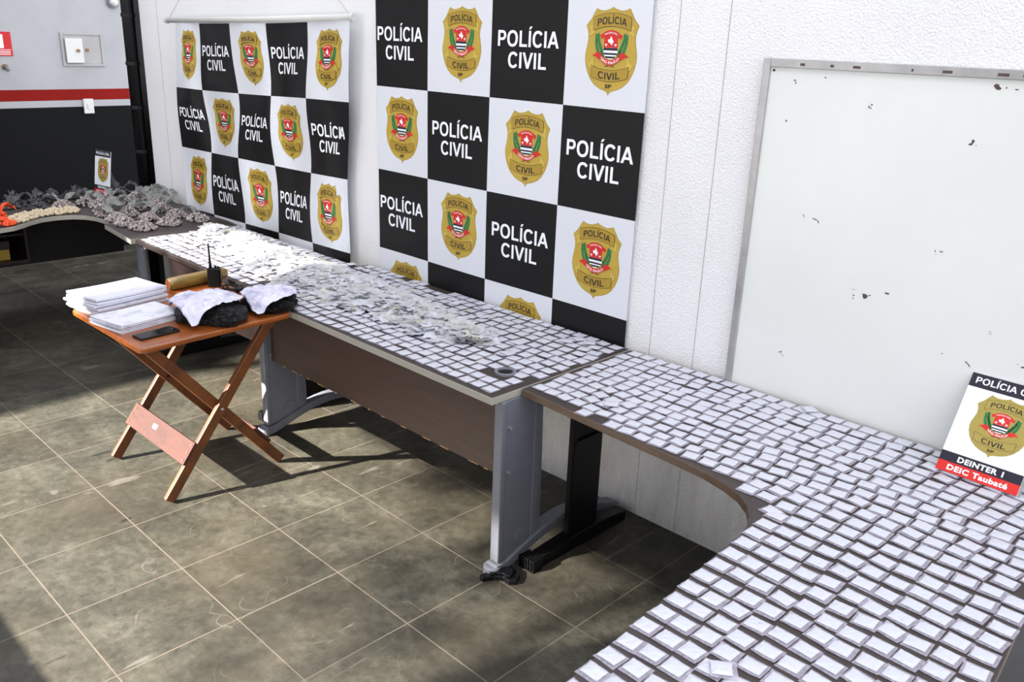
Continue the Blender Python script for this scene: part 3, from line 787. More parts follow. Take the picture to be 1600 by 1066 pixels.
# shelf unit under it
t = thing('shelf_unit', 'dark open shelf unit hung under the far corner desk', 'shelf unit', (-6.3, -1.3, 0))
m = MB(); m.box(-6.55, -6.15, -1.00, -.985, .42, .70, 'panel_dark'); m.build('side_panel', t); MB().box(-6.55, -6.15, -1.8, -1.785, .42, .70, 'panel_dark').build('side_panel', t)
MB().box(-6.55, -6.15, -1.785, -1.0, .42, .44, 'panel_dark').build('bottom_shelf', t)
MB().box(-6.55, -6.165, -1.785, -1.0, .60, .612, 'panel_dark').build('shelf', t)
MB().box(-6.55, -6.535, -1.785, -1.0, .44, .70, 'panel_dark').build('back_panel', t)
t = thing('storage_box', 'ochre box standing on the shelf under the far corner desk', 'box', (-6.3, -1.2, .44))
MB().box(-6.42, -6.2, -1.45, -1.085, .44, .51, 'ochre').build('box_body', t, bevel=.004)
MB().box(-6.425, -6.195, -1.455, -1.08, .51, .565, 'laminate_red').build('lid', t, bevel=.004)

# ------------------------------------------------------------------ table signs
def sign(name, label, lowL, lowR, topL, w, h, remap):
    """lowL, lowR: bottom corners; topL: top left corner; builds a leaning panel"""
    L = Vector(lowL); ex = (Vector(lowR)-L).normalized(); ez = (Vector(topL)-L); ez = (ez-ex*ez.dot(ex)).normalized()
    nrm = ex.cross(ez).normalized()
    if nrm.y > 0: nrm = -nrm
    t = thing(name, label, 'sign', tuple(L))
    T = lambda x, y, z: L+ex*x+ez*z+nrm*y
    m = MB()
    vs = [T(x, y, z) for z in (0, h) for y in (-.004, 0) for x in (0, w)]
    m.add(vs, [(0, 2, 3, 1), (4, 5, 7, 6), (0, 1, 5, 4), (2, 6, 7, 3), (0, 4, 6, 2), (1, 3, 7, 5)], 'sign_white'); m.build('panel', t)
    P = Print()
    P.rect(0, w, h*.865, h, 'sign_black', 1); P.rect(0, w, h*.10, h*.195, 'sign_black', 1); P.rect(0, w, 0, h*.10, 'red_print', 1)
    P.text('POLÍCIA CIVIL', w*.5, h*.905, w*.86, h*.062, 'white_text', 2, .036)
    P.text('DEINTER 1', w*.5, h*.122, w*.56, h*.052, 'white_text', 2, .036)
    P.text('DEIC Taubaté', w*.5, h*.027, w*.74, h*.052, 'white_text', 2, .036)
    P.place(BADGE, w*.54, h*.535, h*.58/.32*1.0, 1.0*w/h*1.5)
    P.build('printed_face', lambda x, z, l: T(x, .0004+l, z), t, grid=0, lay=.00012, remap=remap)
    return t, T
rm = {'gold': 'sign_gold', 'gold_dark': 'sign_gold', 'gold_light': 'sign_gold'}
sR, TR = sign('table_sign', 'badge sign leaning on the whiteboard, at the right frame edge', (-.716, -.178, .747), (-.488, -.186, .747), (-.722, -.022, 1.015), .228, .315, rm)
m = MB(); v = [TR(.228, -.004, .0), TR(.236, -.004, .0), TR(.236, -.004, .315), TR(.228, -.004, .315)]
m.add(v, [(0, 1, 2, 3)], 'film'); m.build('acrylic_edge', sR)
sL, TL = sign('table_sign', 'small badge sign standing among the grey bundles on the far desk', (-6.60, -.36, .757), (-6.415, -.33, .757), (-6.50, -.30, 1.05), .195, .305, rm)
m = MB(); m.add([TL(0.02, -.004, .2), TL(.17, -.004, .2), TL(.17, -.004, .0)+Vector((0, .10, -.012)), TL(.02, -.004, .0)+Vector((0, .10, -.012))], [(0, 1, 2, 3)], 'film'); m.build('acrylic_base', sL)

# ------------------------------------------------------------------ folding wooden table
tW = thing('folding_table', 'varnished wooden folding table with crossed legs and reddish foot boards', 'table', (-3.57, -1.14, 0))
def rounded(poly, r, n=5):
    out = []
    for i, p in enumerate(poly):
        p = Vector(p); a = (Vector(poly[i-1])-p).normalized(); b = (Vector(poly[(i+1) % len(poly)])-p).normalized()
        p0 = p+a*r; p1 = p+b*r
        for k in range(n+1):
            u = k/n; q = p0*(1-u)**2+p*2*u*(1-u)+p1*u*u; out.append((q.x, q.y))
    return out
W_poly = rounded([(-3.885, -1.522), (-3.205, -1.515), (-3.248, -.815), (-3.942, -.804)], .035)
WZ = .745
m = MB(); m.prism(W_poly, WZ-.024, WZ, 'wood_top'); m.build('tabletop', tW, bevel=.007, seg=3)
def legbar(x, ya, za, yb, zb, w=.024, tk=.046):
    m = MB(); m.bar((x, ya, za), (x, yb, zb), w, tk, 'wood_leg'); m.build('leg', tW, bevel=.004)
for x in (-3.845, -3.300): legbar(x, -1.425, .012, -.90, .715)
for x in (-3.812, -3.333): legbar(x, -.865, .012, -1.44, .705)
for (yy, zz) in ((-1.43, .702), (-.90, .702)):
    m = MB(); m.box(-3.86, -3.29, yy-.02, yy+.02, zz-.014, zz+.018, 'wood_leg'); m.build('cross_rail', tW, bevel=.003)
# foot boards follow the slope of the legs
sl = Vector((0, .525, .703)).normalized(); nr = Vector((0, -.703, .525)).normalized()
c0 = Vector((0, -1.425, .012))+sl*.215+nr*.030
m = MB(); m.bar((-3.862, c0.y, c0.z), (-3.284, c0.y, c0.z), .105, .014, 'wood_board', side=sl); b1 = m.build('foot_board', tW, bevel=.002)
m = MB()
for x in (-3.84, -3.30):
    for k in (-.035, 0, .035):
        p = Vector((x+.004*(k > 0), 0, 0))+c0+sl*k+nr*.007; m.tube([p, p+nr*.003], .0045, 'knob_brass', 8)
m.build('screw', b1)
p = Vector((-3.62, 0, 0))+c0+sl*.012+nr*.0072; m = MB()
m.add([p+Vector((a*.019, 0, 0))+sl*b*.011+nr*.0006 for a, b in ((-1, -1), (1, -1), (1, 1), (-1, 1))], [(0, 1, 2, 3)], 'sign_white'); m.build('sticker', b1)
sl2 = Vector((0, -.575, .693)).normalized(); nr2 = Vector((0, .693, .575)).normalized()
c1 = Vector((0, -.865, .012))+sl2*.175+nr2*.030
m = MB(); m.bar((-3.828, c1.y, c1.z), (-3.315, c1.y, c1.z), .10, .014, 'wood_board', side=sl2); m.build('foot_board', tW, bevel=.002)
m = MB(); m.tube([(-3.86, -1.158, .366), (-3.80, -1.158, .366)], .006, 'aluminium', 10); m.tube([(-3.345, -1.158, .366), (-3.282, -1.158, .366)], .006, 'aluminium', 10); m.build('pivot_bolt', tW)

# paper stacks
def paper_grid(w, h, nx, ny, zf, th, mat):
    m = MB(); vs = []; fs = []
    for lay in (0, 1):
        for j in range(ny+1):
            for i in range(nx+1):
                x = -w/2+w*i/nx; y = -h/2+h*j/ny
                vs.append((x, y, zf(x, y)+lay*th))
    n1 = (nx+1)*(ny+1); g = lambda i, j, l: l*n1+j*(nx+1)+i
    for j in range(ny):
        for i in range(nx):
            fs.append((g(i, j, 0), g(i, j+1, 0), g(i+1, j+1, 0), g(i+1, j, 0))); fs.append((g(i, j, 1), g(i+1, j, 1), g(i+1, j+1, 1), g(i, j+1, 1)))
    for i in range(nx): fs.append((g(i, 0, 0), g(i+1, 0, 0), g(i+1, 0, 1), g(i, 0, 1))); fs.append((g(i+1, ny, 0), g(i, ny, 0), g(i, ny, 1), g(i+1, ny, 1)))
    for j in range(ny): fs.append((g(0, j+1, 0), g(0, j, 0), g(0, j, 1), g(0, j+1, 1))); fs.append((g(nx, j, 0), g(nx, j+1, 0), g(nx, j+1, 1), g(nx, j, 1)))
    m.add(vs, fs, mat); return m
def stack(label, cx, cy, rz, w, h, n, th, fan, lift):
    t = thing('paper_stack', label, 'papers', (cx, cy, WZ), rz)
    r = random.Random(int(abs(cx)*100)); z = .0006
    for k in range(n):
        ph = r.uniform(0, 6); u = k/max(1, n-1)
        f = lambda x, y: z+lift*u*max(0, (x/w+.5))**2*.6+.0016*math.sin(9*x+ph)*u+.004*u*max(0, -y/h+.1)**2*4
        a = r.uniform(-.03, .03); dx = r.uniform(-fan, fan)*.5; dy = r.uniform(-fan, fan)-fan*.3*u
        m = paper_grid(w, h, 8, 10, f, th*.86, 'sheet')
        m.v = [(x*math.cos(a)-y*math.sin(a)+dx, x*math.sin(a)+y*math.cos(a)+dy, zz) for x, y, zz in m.v]
        m.build('folded_sheets', t, origin=(0, 0, 0)); z += th
    return t
def stack_fix(t):
    for c in t.children: c.location = (0, 0, 0)
s1 = stack('tall fanned stack of white printed papers at the back left of the folding table', -3.838, -1.325, .17, .235, .335, 6, .0110, .016, .012)
s2 = stack('lower stack of white printed papers in front of the taller stack', -3.548, -1.367, .20, .215, .300, 5, .0062, .008, .008)
# taped cylinder
t = thing('taped_package', 'cylindrical package wrapped in brown packing tape', 'package', (-3.915, -.92, WZ))
a = Vector((-3.895, -1.075, WZ+.031)); b = Vector((-3.935, -.765, WZ+.031)); d = (b-a)
m = MB(); m.tube([a+d*u for u in (0, .015, .05, .2, .4, .6, .8, .95, .985, 1)], [.022, .027, .030, .031, .0305, .031, .0308, .030, .027, .022], 'tape', 28)
m.build('body', t, smooth=True)
m = MB(); m.tube([a-d*.004, a+d*.001], .0225, 'tape_end', 20); m.tube([b-d*.001, b+d*.004], .0225, 'tape_end', 20); m.build('end_fold', t)
# radio
t = thing('walkie_talkie', 'black two-way radio standing upright with a long antenna', 'radio', (-3.835, -.872, WZ), rz=.25)
t.rotation_euler = (0, 0, .75)
def loc(mb, name, par, **k):
    return mb.build(name, par, origin=(0, 0, 0), **k)
m = MB(); m.prism(rounded([(-.029, -.017), (.029, -.017), (.029, .017), (-.029, .017)], .006), 0, .092, 'black_plastic'); body = loc(m, 'body', t, bevel=.003)
m = MB(); m.tube([(-.016, 0, .092), (-.016, 0, .110), (-.017, 0, .150), (-.018, 0, .212)], [.0075, .0065, .0045, .0035], 'black_plastic', 12); loc(m, 'antenna', t, smooth=True)
for x, h in ((.008, .012), (.021, .009)):
    m = MB(); m.tube([(x, 0, .092), (x, 0, .092+h)], .0055, 'black_plastic', 12); loc(m, 'knob', t)
m = MB(); m.box(-.018, .018, -.0185, -.0165, .05, .08, 'dark_steel')
for k in range(4): m.box(-.018, .018, -.0188, -.0165, .012+.008*k, .016+.008*k, 'dark_steel')
loc(m, 'speaker_grille', t)
m = MB(); m.box(.0275, .034, -.010, .010, .02, .085, 'grey_steel'); m.mats = ['black_plastic']; loc(m, 'belt_clip', t, bevel=.002)
# phone
t = thing('mobile_phone', 'black smartphone lying face up on the folding table', 'phone', (-3.338, -1.388, WZ), rz=.09)
m = MB(); m.prism(rounded([(-.038, -.085), (.038, -.085), (.038, .085), (-.038, .085)], .010), 0, .009, 'black_plastic'); loc(m, 'case', t, bevel=.002)
m = MB(); m.prism(rounded([(-.035, -.081), (.035, -.081), (.035, .081), (-.035, .081)], .008), .009, .0096, 'glass'); loc(m, 'screen', t)
m = MB(); m.tube([(.012, .062, .0096), (.012, .062, .0115)], .012, 'glass', 16); loc(m, 'camera_ring', t)
# cord
t = thing('black_cable', 'loop of thin black cord lying behind the black bags', 'cord', (-3.74, -.84, WZ))
pts = []
for i in range(40):
    u = i/39; a = u*4*PI; pts.append((-3.755+.052*math.cos(a)+.05*u, -.850+.028*math.sin(a)+.02*u, WZ+.005+.007*abs(math.sin(a*.5+1))+.008*u))
MB().tube(pts, .0045, 'black_plastic', 8).build('wire', t, smooth=True)
m = MB(); m.prism(rounded([(-3.70, -.845), (-3.655, -.84), (-3.66, -.80), (-3.70, -.80)], .01), WZ+.001, WZ+.024, 'black_plastic'); m.build('plug', t, bevel=.005)

# black bags with paper on top
def dome(cx, cy, rx, ry, H, rz, seed):
    ca, sa = math.cos(rz), math.sin(rz)
    def h(x, y):
        dx, dy = x-cx, y-cy; u = (dx*ca+dy*sa)/rx; v = (-dx*sa+dy*ca)/ry
        ang = math.atan2(v, u); edge = 1+.09*math.sin(3*ang+seed)+.05*math.sin(5*ang+2*seed)
        q = (u*u+v*v)/(edge*edge)
        if q >= 1: return 0
        n = noise.fractal(Vector((x*9, y*9, seed)), .7, 2.0, 4)
        return H*(1-q**1.7)**.55*(1+.10*n)
    return h
def bag(label, cx, cy, rx, ry, H, rz, seed):
    t = thing('black_bag', label, 'bag', (cx, cy, WZ))
    m = MB(); n = 44; rgs = 22; vs = [(cx, cy, WZ+H)]; h = dome(cx, cy, rx, ry, H, rz, seed)
    vs[0] = (cx, cy, WZ+h(cx, cy)); ca, sa = math.cos(rz), math.sin(rz)
    for j in range(1, rgs+1):
        for i in range(n):
            a = 2*PI*i/n; edge = 1+.09*math.sin(3*a+seed)+.05*math.sin(5*a+2*seed)
            # angle in unit space equals polar angle; slightly under-cut rim
            if j < rgs-3: r = edge*math.sin(PI/2*j/(rgs-3))*.995; 
            else: r = edge*(.995-.035*(j-(rgs-4)))
            u, v = r*math.cos(a), r*math.sin(a); x = cx+(u*rx*ca-v*ry*sa); y = cy+(u*rx*sa+v*ry*ca)
            z = h(x, y) if j < rgs-3 else 0
            f = (.016*noise.noise(Vector((x*16, y*16, seed+j*.25)))+.012*(abs(noise.noise(Vector((x*34+y*12, y*22, seed))))-.2))*min(1, j/8)
            if j >= rgs-3: z = [.018, .008, .003, .0005][j-(rgs-3)]
            else: z = max(z, .028)+f*.7
            vs.append((x+f*(1 if j > 8 else 0), y+f*(1 if j > 8 else 0), WZ+max(.0005, z)))
    fs = [(0, 1+i, 1+(i+1) % n) for i in range(n)]
    for j in range(rgs-1):
        for i in range(n): fs.append((1+j*n+i, 1+(j+1)*n+i, 1+(j+1)*n+(i+1) % n, 1+j*n+(i+1) % n))
    fs.append(tuple(1+(rgs-1)*n+i for i in range(n)))
    m.add(vs, fs, 'bag'); m.build('bag_body', t, smooth=True)
    m = MB(); a = rz+2.2; px, py = cx+rx*.8*math.cos(a), cy+ry*.8*math.sin(a)
    m.tube([(px, py, WZ+.02), (px+.02*math.cos(a), py+.02*math.sin(a), WZ+.03), (px+.05*math.cos(a+.4), py+.05*math.sin(a+.4), WZ+.018)], [.016, .009, .017], 'bag', 9)
    m.build('knot', t, smooth=True)
    return h
def drape(name, label, corners, h, seed, lift=.004, n=36):
    c = [Vector(p) for p in corners]; m = MB(); vs = []; fs = []
    cx = sum(p.x for p in c)/4; cy = sum(p.y for p in c)/4
    for j in range(n+1):
        for i in range(n+1):
            u, v = i/n, j/n
            p = c[0]*(1-u)*(1-v)+c[1]*u*(1-v)+c[2]*u*v+c[3]*(1-u)*v
            e = min(u, v, 1-u, 1-v)
            bl = .15*((1-(2*u-1)**2)*(2*v-1)**2+(1-(2*v-1)**2)*(2*u-1)**2); ctr = (c[0]+c[1]+c[2]+c[3])/4
            p = p+Vector(((p.x-ctr.x)*bl, (p.y-ctr.y)*bl, 0))
            wob = .006*noise.noise(Vector((u*5, v*5, seed)))*(1 if e < .06 else .3)
            p = p+Vector((wob, wob, 0))
            z = max([h(p.x+dx, p.y+dy) for dx, dy in ((0, 0), (.04, 0), (-.04, 0), (0, .04), (0, -.04), (.028, .028), (-.028, -.028), (.028, -.028), (-.028, .028))])
            z = max(z, p.z-.0)*.92+.012+abs(.016*noise.fractal(Vector((p.x*17, p.y*17, seed)), .9, 2, 4))
            vs.append((p.x, p.y, WZ+z))
    for j in range(n):
        for i in range(n): fs.append((j*(n+1)+i, j*(n+1)+i+1, (j+1)*(n+1)+i+1, (j+1)*(n+1)+i))
    m.add(vs, fs, 'crumple'); o = m.build(name, None, smooth=True, origin=(cx, cy, WZ))
    md = o.modifiers.new('s', 'SOLIDIFY'); md.thickness = .0006
    return tag(o, label, 'paper')
h1 = bag('larger black plastic bag, left of the two on the folding table', -3.405, -1.115, .178, .140, .082, .12, 1.3)
drape('paper_sheet', 'crumpled white sheet draped over the larger, left black bag', [(-3.285, -1.262, .008), (-3.325, -1.005, .02), (-3.53, -.955, .03), (-3.590, -1.215, .012)], h1, 3.3)
h2 = bag('smaller black plastic bag near the right corner of the folding table', -3.372, -.850, .128, .108, .072, .75, 4.1)
drape('paper_sheet', 'crumpled white sheet draped over the smaller, right black bag', [(-3.262, -.972, .008), (-3.285, -.765, .03), (-3.47, -.70, .03), (-3.495, -.93, .02)], h2, 8.1)

# broken plastic cap on the floor
m = MB()
pl = [(-2.005, -.83), (-1.985, -.835), (-1.965, -.795), (-1.935, -.770), (-1.905, -.775), (-1.885, -.755), (-1.905, -.715), (-1.93, -.69), (-1.965, -.695), (-1.985, -.72), (-2.0, -.76)]
cx0, cy0 = -1.95, -.76
m.prism([(x, y) for x, y in pl], .0005, .020, 'black_plastic'); m.prism([(x*.6+cx0*.4, y*.6+cy0*.4) for x, y in pl], .02, .03, 'black_plastic')
o = m.build('plastic_cap', None, origin=(cx0, cy0, 0), bevel=.003); tag(o, 'broken black plastic end cap lying on the floor by the desk foot', 'plastic piece')

# ------------------------------------------------------------------ packets
def in_poly(x, y, poly):
    c = False; n = len(poly)
    for i in range(n):
        x1, y1 = poly[i]; x2, y2 = poly[(i+1) % n]
        if (y1 > y) != (y2 > y) and x < (x2-x1)*(y-y1)/(y2-y1)+x1: c = not c
    return c
def edge_d(x, y, poly):
    d = 9
    for i in range(len(poly)):
        a = Vector(poly[i]); b = Vector(poly[(i+1) % len(poly)]); p = Vector((x, y)); ab = b-a
        u = max(0, min(1, (p-a).dot(ab)/ab.length_squared)); d = min(d, (a+ab*u-p).length)
    return d
BW, BH = .0555, .0515
def bag_geo(seed):
    r = random.Random(seed); nx, ny = 5, 4; vs = []; fs = []
    c = [r.uniform(0, .004) for _ in range(4)]; k = r.uniform(-.0015, .0015)
    for j in range(ny+1):
        for i in range(nx+1):
            u, v = i/nx, j/ny
            cz = c[0]*(1-u)*(1-v)+c[1]*u*(1-v)+c[2]*u*v+c[3]*(1-u)*v
            e = (abs(2*u-1)**2+abs(2*v-1)**2)/2
            x = -BW/2+BW*u+(r.uniform(-.0007, .0007)); y = -BH/2+BH*v+(r.uniform(-.0007, .0007))+k*(2*u-1)**2
            vs.append((x, y, .0008+cz*e*.8))
    for j in range(ny):
        for i in range(nx): fs.append((j*(nx+1)+i, j*(nx+1)+i+1, (j+1)*(nx+1)+i+1, (j+1)*(nx+1)+i))
    return vs, fs
def slip_geo(seed):
    r = random.Random(seed+50); nx, ny = 5, 4; vs = []; fs = []
    w, h = .0440+r.uniform(-.002, .002), .0385+r.uniform(-.002, .002); ox, oy = -.0022+r.uniform(-.0015, .0015), .0022+r.uniform(-.0015, .0015)
    sk = r.uniform(-.03, .03); tl = r.uniform(-.03, .05); tw = r.uniform(-.03, .03)
    for l in (0, 1):
        for j in range(ny+1):
            for i in range(nx+1):
                u, v = i/nx, j/ny; x = ox-w/2+w*u; y = oy-h/2+h*v+sk*x
                bul = (1-(2*u-1)**4)*(1-(2*v-1)**4)
                z = .0014 if l == 0 else .0024+.0022*bul+tl*(x*.4)+tw*y*.4+.0006*r.uniform(-1, 1)
                vs.append((x, y, max(z, .0014 if l == 0 else .0022)))
    n1 = (nx+1)*(ny+1); g = lambda i, j, l: l*n1+j*(nx+1)+i
    for j in range(ny):
        for i in range(nx): fs.append((g(i, j, 1), g(i+1, j, 1), g(i+1, j+1, 1), g(i, j+1, 1)))
    for i in range(nx): fs.append((g(i, 0, 0), g(i+1, 0, 0), g(i+1, 0, 1), g(i, 0, 1))); fs.append((g(i+1, ny, 0), g(i, ny, 0), g(i, ny, 1), g(i+1, ny, 1)))
    for j in range(ny): fs.append((g(0, j+1, 0), g(0, j, 0), g(0, j, 1), g(0, j+1, 1))); fs.append((g(nx, j, 0), g(nx, j+1, 0), g(nx, j+1, 1), g(nx, j, 1)))
    return vs, fs
NV = 10
geos = [(bag_geo(k), slip_geo(k)) for k in range(NV)]
protos = []
pr_ = random.Random(11)
spots = []
def wob(x, y, s): return noise.noise(Vector((x*3, y*3, s)))
# right wing: columns running towards the camera
for i in range(11):
    x0 = -.891+.0572*i; y = -.722-pr_.uniform(0, .02)
    while y > -2.1:
        x = x0-(.068-.0032*i)*(y+1.0)+.006*wob(x0, y, 1)+pr_.uniform(-.0025, .0025)
        spots.append((x, y, -.02+.10*wob(x, y, 5)+pr_.gauss(0, .045), 'A'))
        y -= .0635+pr_.uniform(-.003, .006)
# corner desk back part: rows along the wall
for j in range(14):
    y0 = -.058-.0555*j; x = -1.945+pr_.uniform(0, .02)
    while x < (-.30 if j < 12 else -.925):
        y = y0+.008*wob(x, y0, 2)+pr_.uniform(-.005, .005)
        spots.append((x, y, -.03+.26*wob(x, y, 6)+pr_.gauss(0, .08), 'A'))
        x += .0588+pr_.uniform(-.002, .004)
for name, xa, xb, ya, n, px_, py_ in (('B', -3.725, -2.01, -.757, 13, .0602, .0585), ('C', -5.015, -3.775, -.700, 11, .0605, .0580)):
    for j in range(n):
        y0 = ya+py_*j; x = xa+pr_.uniform(0, .03)
        while x < xb:
            y = y0+.007*wob(x, y0, 3)+pr_.uniform(-.004, .004)
            spots.append((x, y, .02+.2*wob(x, y, 7)+pr_.gauss(0, .07), name)); x += px_+pr_.uniform(-.002, .006)
keep = []
for x, y, a, d in spots:
    if d == 'A':
        if not in_poly(x, y, A_poly) or edge_d(x, y, A_poly) < (.0255 if y < -.70 and x < -.6 else .017): continue
    elif d == 'B' and (not in_poly(x, y, B_poly) or edge_d(x, y, B_poly) < .022): continue
    elif d == 'C' and (not in_poly(x, y, C_poly) or edge_d(x, y, C_poly) < .02): continue
    if (x-gx)**2+(y-gy)**2 < .060**2: continue
    p = project((x, y, TZ))
    if not (-40 < p[0] < 1640 and p[1] < 1110): continue
    # heap footprint keeps its own pieces on top; leave those below it out
    z = TZ+.0006+(0 if d != 'C' else -.001)
    keep.append(((Vector((x, y, z))-CAMP).length, x, y, z, a))
    if pr_.random() < (.05 if d != 'A' else .012) and x < -.42:     # a second one lying on top, askew
        keep.append(((Vector((x, y, z))-CAMP).length, x+.02, y+.01, z+.006, a+pr_.uniform(-.6, .6)))
keep.sort()
near = keep[:300]; far = keep[300:]
PL = 'small clear packet of white paper, among the nearest rows on the right-hand corner desk'
for k in range(NV):
    t = thing('clear_packet', PL, 'packet', (0, 0, 0), group='packets in rows on the corner desk')
    m = MB(); m.add(geos[k][0][0], geos[k][0][1], 'sleeve'); a = m.build('plastic_sleeve', t, origin=(0, 0, 0), smooth=True)
    m = MB(); m.add(geos[k][1][0], geos[k][1][1], 'slip'); b = m.build('paper_slip', t, origin=(0, 0, 0))
    protos.append((t, a, b))
for idx, (d, x, y, z, a) in enumerate(near):
    k = idx % NV
    t, c1_, c2_ = protos[k]
    if idx >= NV:
        t2_ = t.copy(); COL.objects.link(t2_)
        for c in (c1_, c2_):
            cc = c.copy(); COL.objects.link(cc); cc.parent = t2_
        t = t2_
    t.location = (x, y, z); t.rotation_euler = (pr_.gauss(0, .012), pr_.gauss(0, .012), a)
m = MB()
for idx, (d, x, y, z, a) in enumerate(far):
    (bv, bf), (sv, sf) = geos[(idx*7) % NV]; ca, sa = math.cos(a), math.sin(a)
    sc = 1.02
    T = lambda p: (x+(p[0]*ca-p[1]*sa)*sc, y+(p[0]*sa+p[1]*ca)*sc, z+p[2])
    m.add([T(p) for p in bv], bf, 'sleeve'); m.add([T((p[0]*1.06, p[1]*1.08, p[2])) for p in sv], sf, 'slip')
o = m.build('packet_rows', None, origin=(-3.3, -.4, TZ)); tag(o, 'countless small clear packets of white paper in rows covering the middle desks', 'packets', kind='stuff')

# ------------------------------------------------------------------ heap of loose sachets
hp = MB(); r = random.Random(5)
axis = [(-5.02, -.30, .08), (-4.7, -.30, .13), (-4.3, -.36, .17), (-3.9, -.40, .20), (-3.5, -.42, .21), (-3.1, -.42, .20), (-2.75, -.43, .17), (-2.5, -.44, .10), (-2.42, -.44, .04)]
def hh(x, y):
    for i in range(len(axis)-1):
        if axis[i][0] <= x <= axis[i+1][0]:
            u = (x-axis[i][0])/(axis[i+1][0]-axis[i][0]); cy = axis[i][1]*(1-u)+axis[i+1][1]*u; w = axis[i][2]*(1-u)+axis[i+1][2]*u
            q = abs((y-cy)/w)*(1+.35*noise.noise(Vector((x*4, y*4, 2))))
            return .052*max(0, 1-q*q)*(.75+.5*noise.noise(Vector((x*3.5, y*5, 9))))
    return 0
nx_, ny_ = 150, 34; vs = []; fs = []
for j in range(ny_+1):
    for i in range(nx_+1):
        x = -5.03+2.65*i/nx_; y = -.70+.60*j/ny_
        g_ = hh(x, y); vs.append((x, y, TZ+.0035+g_*.72+(.006*noise.noise(Vector((x*45, y*45, 1))) if g_ > .002 else 0)))
for j in range(ny_):
    for i in range(nx_):
        q = (j*(nx_+1)+i, j*(nx_+1)+i+1, (j+1)*(nx_+1)+i+1, (j+1)*(nx_+1)+i)
        if all(vs[k][2] > TZ+.0055 for k in q): fs.append(q)
used = sorted({k for q in fs for k in q}); mp_ = {k: i for i, k in enumerate(used)}
hp.add([vs[k] for k in used], [[mp_[k] for k in q] for q in fs], 'slip')
cnt = 0
while cnt < 2600:
    x = r.uniform(-5.03, -2.38); i = min(range(len(axis)), key=lambda k: abs(axis[k][0]-x))
    y = r.gauss(axis[i][1], axis[i][2]*.55)
    if y > -.10 or y < -.72: continue
    hgt = hh(x, y)
    if hgt < .002 and r.random() < .75: continue
    cnt += 1
    z = TZ+.007+hgt*r.uniform(.5, 1.08)
    w, h = r.uniform(.036, .056), r.uniform(.032, .050)
    E_ = Matrix.Rotation(r.uniform(0, 6.28), 3, 'Z') @ Matrix.Rotation(r.gauss(0, .14), 3, 'X') @ Matrix.Rotation(r.gauss(0, .14), 3, 'Y')
    vs = []
    cv = r.uniform(-.006, .008)
    for j in range(3):
        for i2 in range(3):
            p = Vector(((i2/2-.5)*w, (j/2-.5)*h, cv*(abs(i2-1)+abs(j-1)) - cv+r.uniform(-.001, .001)))
            q = E_ @ p; vs.append((x+q.x, y+q.y, max(TZ+.0045, z+q.z)))
    fs = [(0, 1, 4, 3), (1, 2, 5, 4), (3, 4, 7, 6), (4, 5, 8, 7)]
    k = r.random()
    hp.add(vs, fs, 'slip' if k < .30 else ('sachet2' if k < .36 and noise.noise(Vector((x*4, y*4, 4))) > -.1 else 'sachet'))
o = hp.build('sachet_heap', None, smooth=True, origin=(-3.7, -.4, TZ)); tag(o, 'long loose heap of milky white plastic sachets along the middle of the desks', 'sachets', kind='stuff')

# ------------------------------------------------------------------ bundles on the far desk
ico = bmesh.new(); bmesh.ops.create_icosphere(ico, subdivisions=1, radius=1); IV = [v.co.copy() for v in ico.verts]; IF = [[v.index for v in f.verts] for f in ico.faces]; ico.free()
def bundle(name, label, cat, x, y, rx, ry, H, mat, film, seed, n=150, tail=1, group=None, rr0=.0075, z0=TZ, rz=0):
    r = random.Random(seed); t = thing(name, label, cat, (x, y, z0), group=group); m = MB()
    for k in range(n):
        a = r.uniform(0, 2*PI); q = math.sqrt(r.random()); u, v = q*math.cos(a), q*math.sin(a)
        X = x+(u*rx*math.cos(rz)-v*ry*math.sin(rz)); Y = y+(u*rx*math.sin(rz)+v*ry*math.cos(rz))
        Z = z0+rr0*.8+(H-rr0)*max(0, 1-q*q)*r.uniform(.55, 1)
        s = rr0*r.uniform(.75, 1.3); E = Matrix.Rotation(r.uniform(0, 6), 3, 'X') @ Matrix.Rotation(r.uniform(0, 6), 3, 'Z')
        el = Vector((1, 1, r.uniform(1, 1.7)))
        vs = [tuple(E @ Vector((p.x*s*el.x, p.y*s*el.y, p.z*s*el.z))+Vector((X, Y, Z))) for p in IV]
        zm = min(p[2] for p in vs)
        if zm < z0+.0004: vs = [(p[0], p[1], p[2]+z0+.0004-zm) for p in vs]
        m.add(vs, IF, mat)
    m.build('pellets', t, smooth=False)
    for q in range(tail):
        m = MB(); a = r.uniform(-1.2, 1.2)+PI/2+r.choice((0, PI))*.3; L = r.uniform(.08, .14); w = r.uniform(.03, .05)
        ns = 7; vs = []; fs = []
        for i in range(ns):
            u = i/(ns-1); cx = x+math.cos(a)*(rx*.4+L*u); cy = y+math.sin(a)*(ry*.4+L*u); cz = z0+H*.8+.045*math.sin(u*2.2)-.03*u*u
            ww = w*(.25+.9*u)
            for j in range(5):
                s = j/2-1
                vs.append((cx-math.sin(a)*s*ww, cy+math.cos(a)*s*ww, max(z0+.002, cz+.014*math.sin(j*2.4+i*1.1+seed))))
        for i in range(ns-1):
            for j in range(4): fs.append((i*5+j, i*5+j+1, (i+1)*5+j+1, (i+1)*5+j))
        m.add(vs, fs, film); m.build('gathered_film', t, smooth=True)
    return t
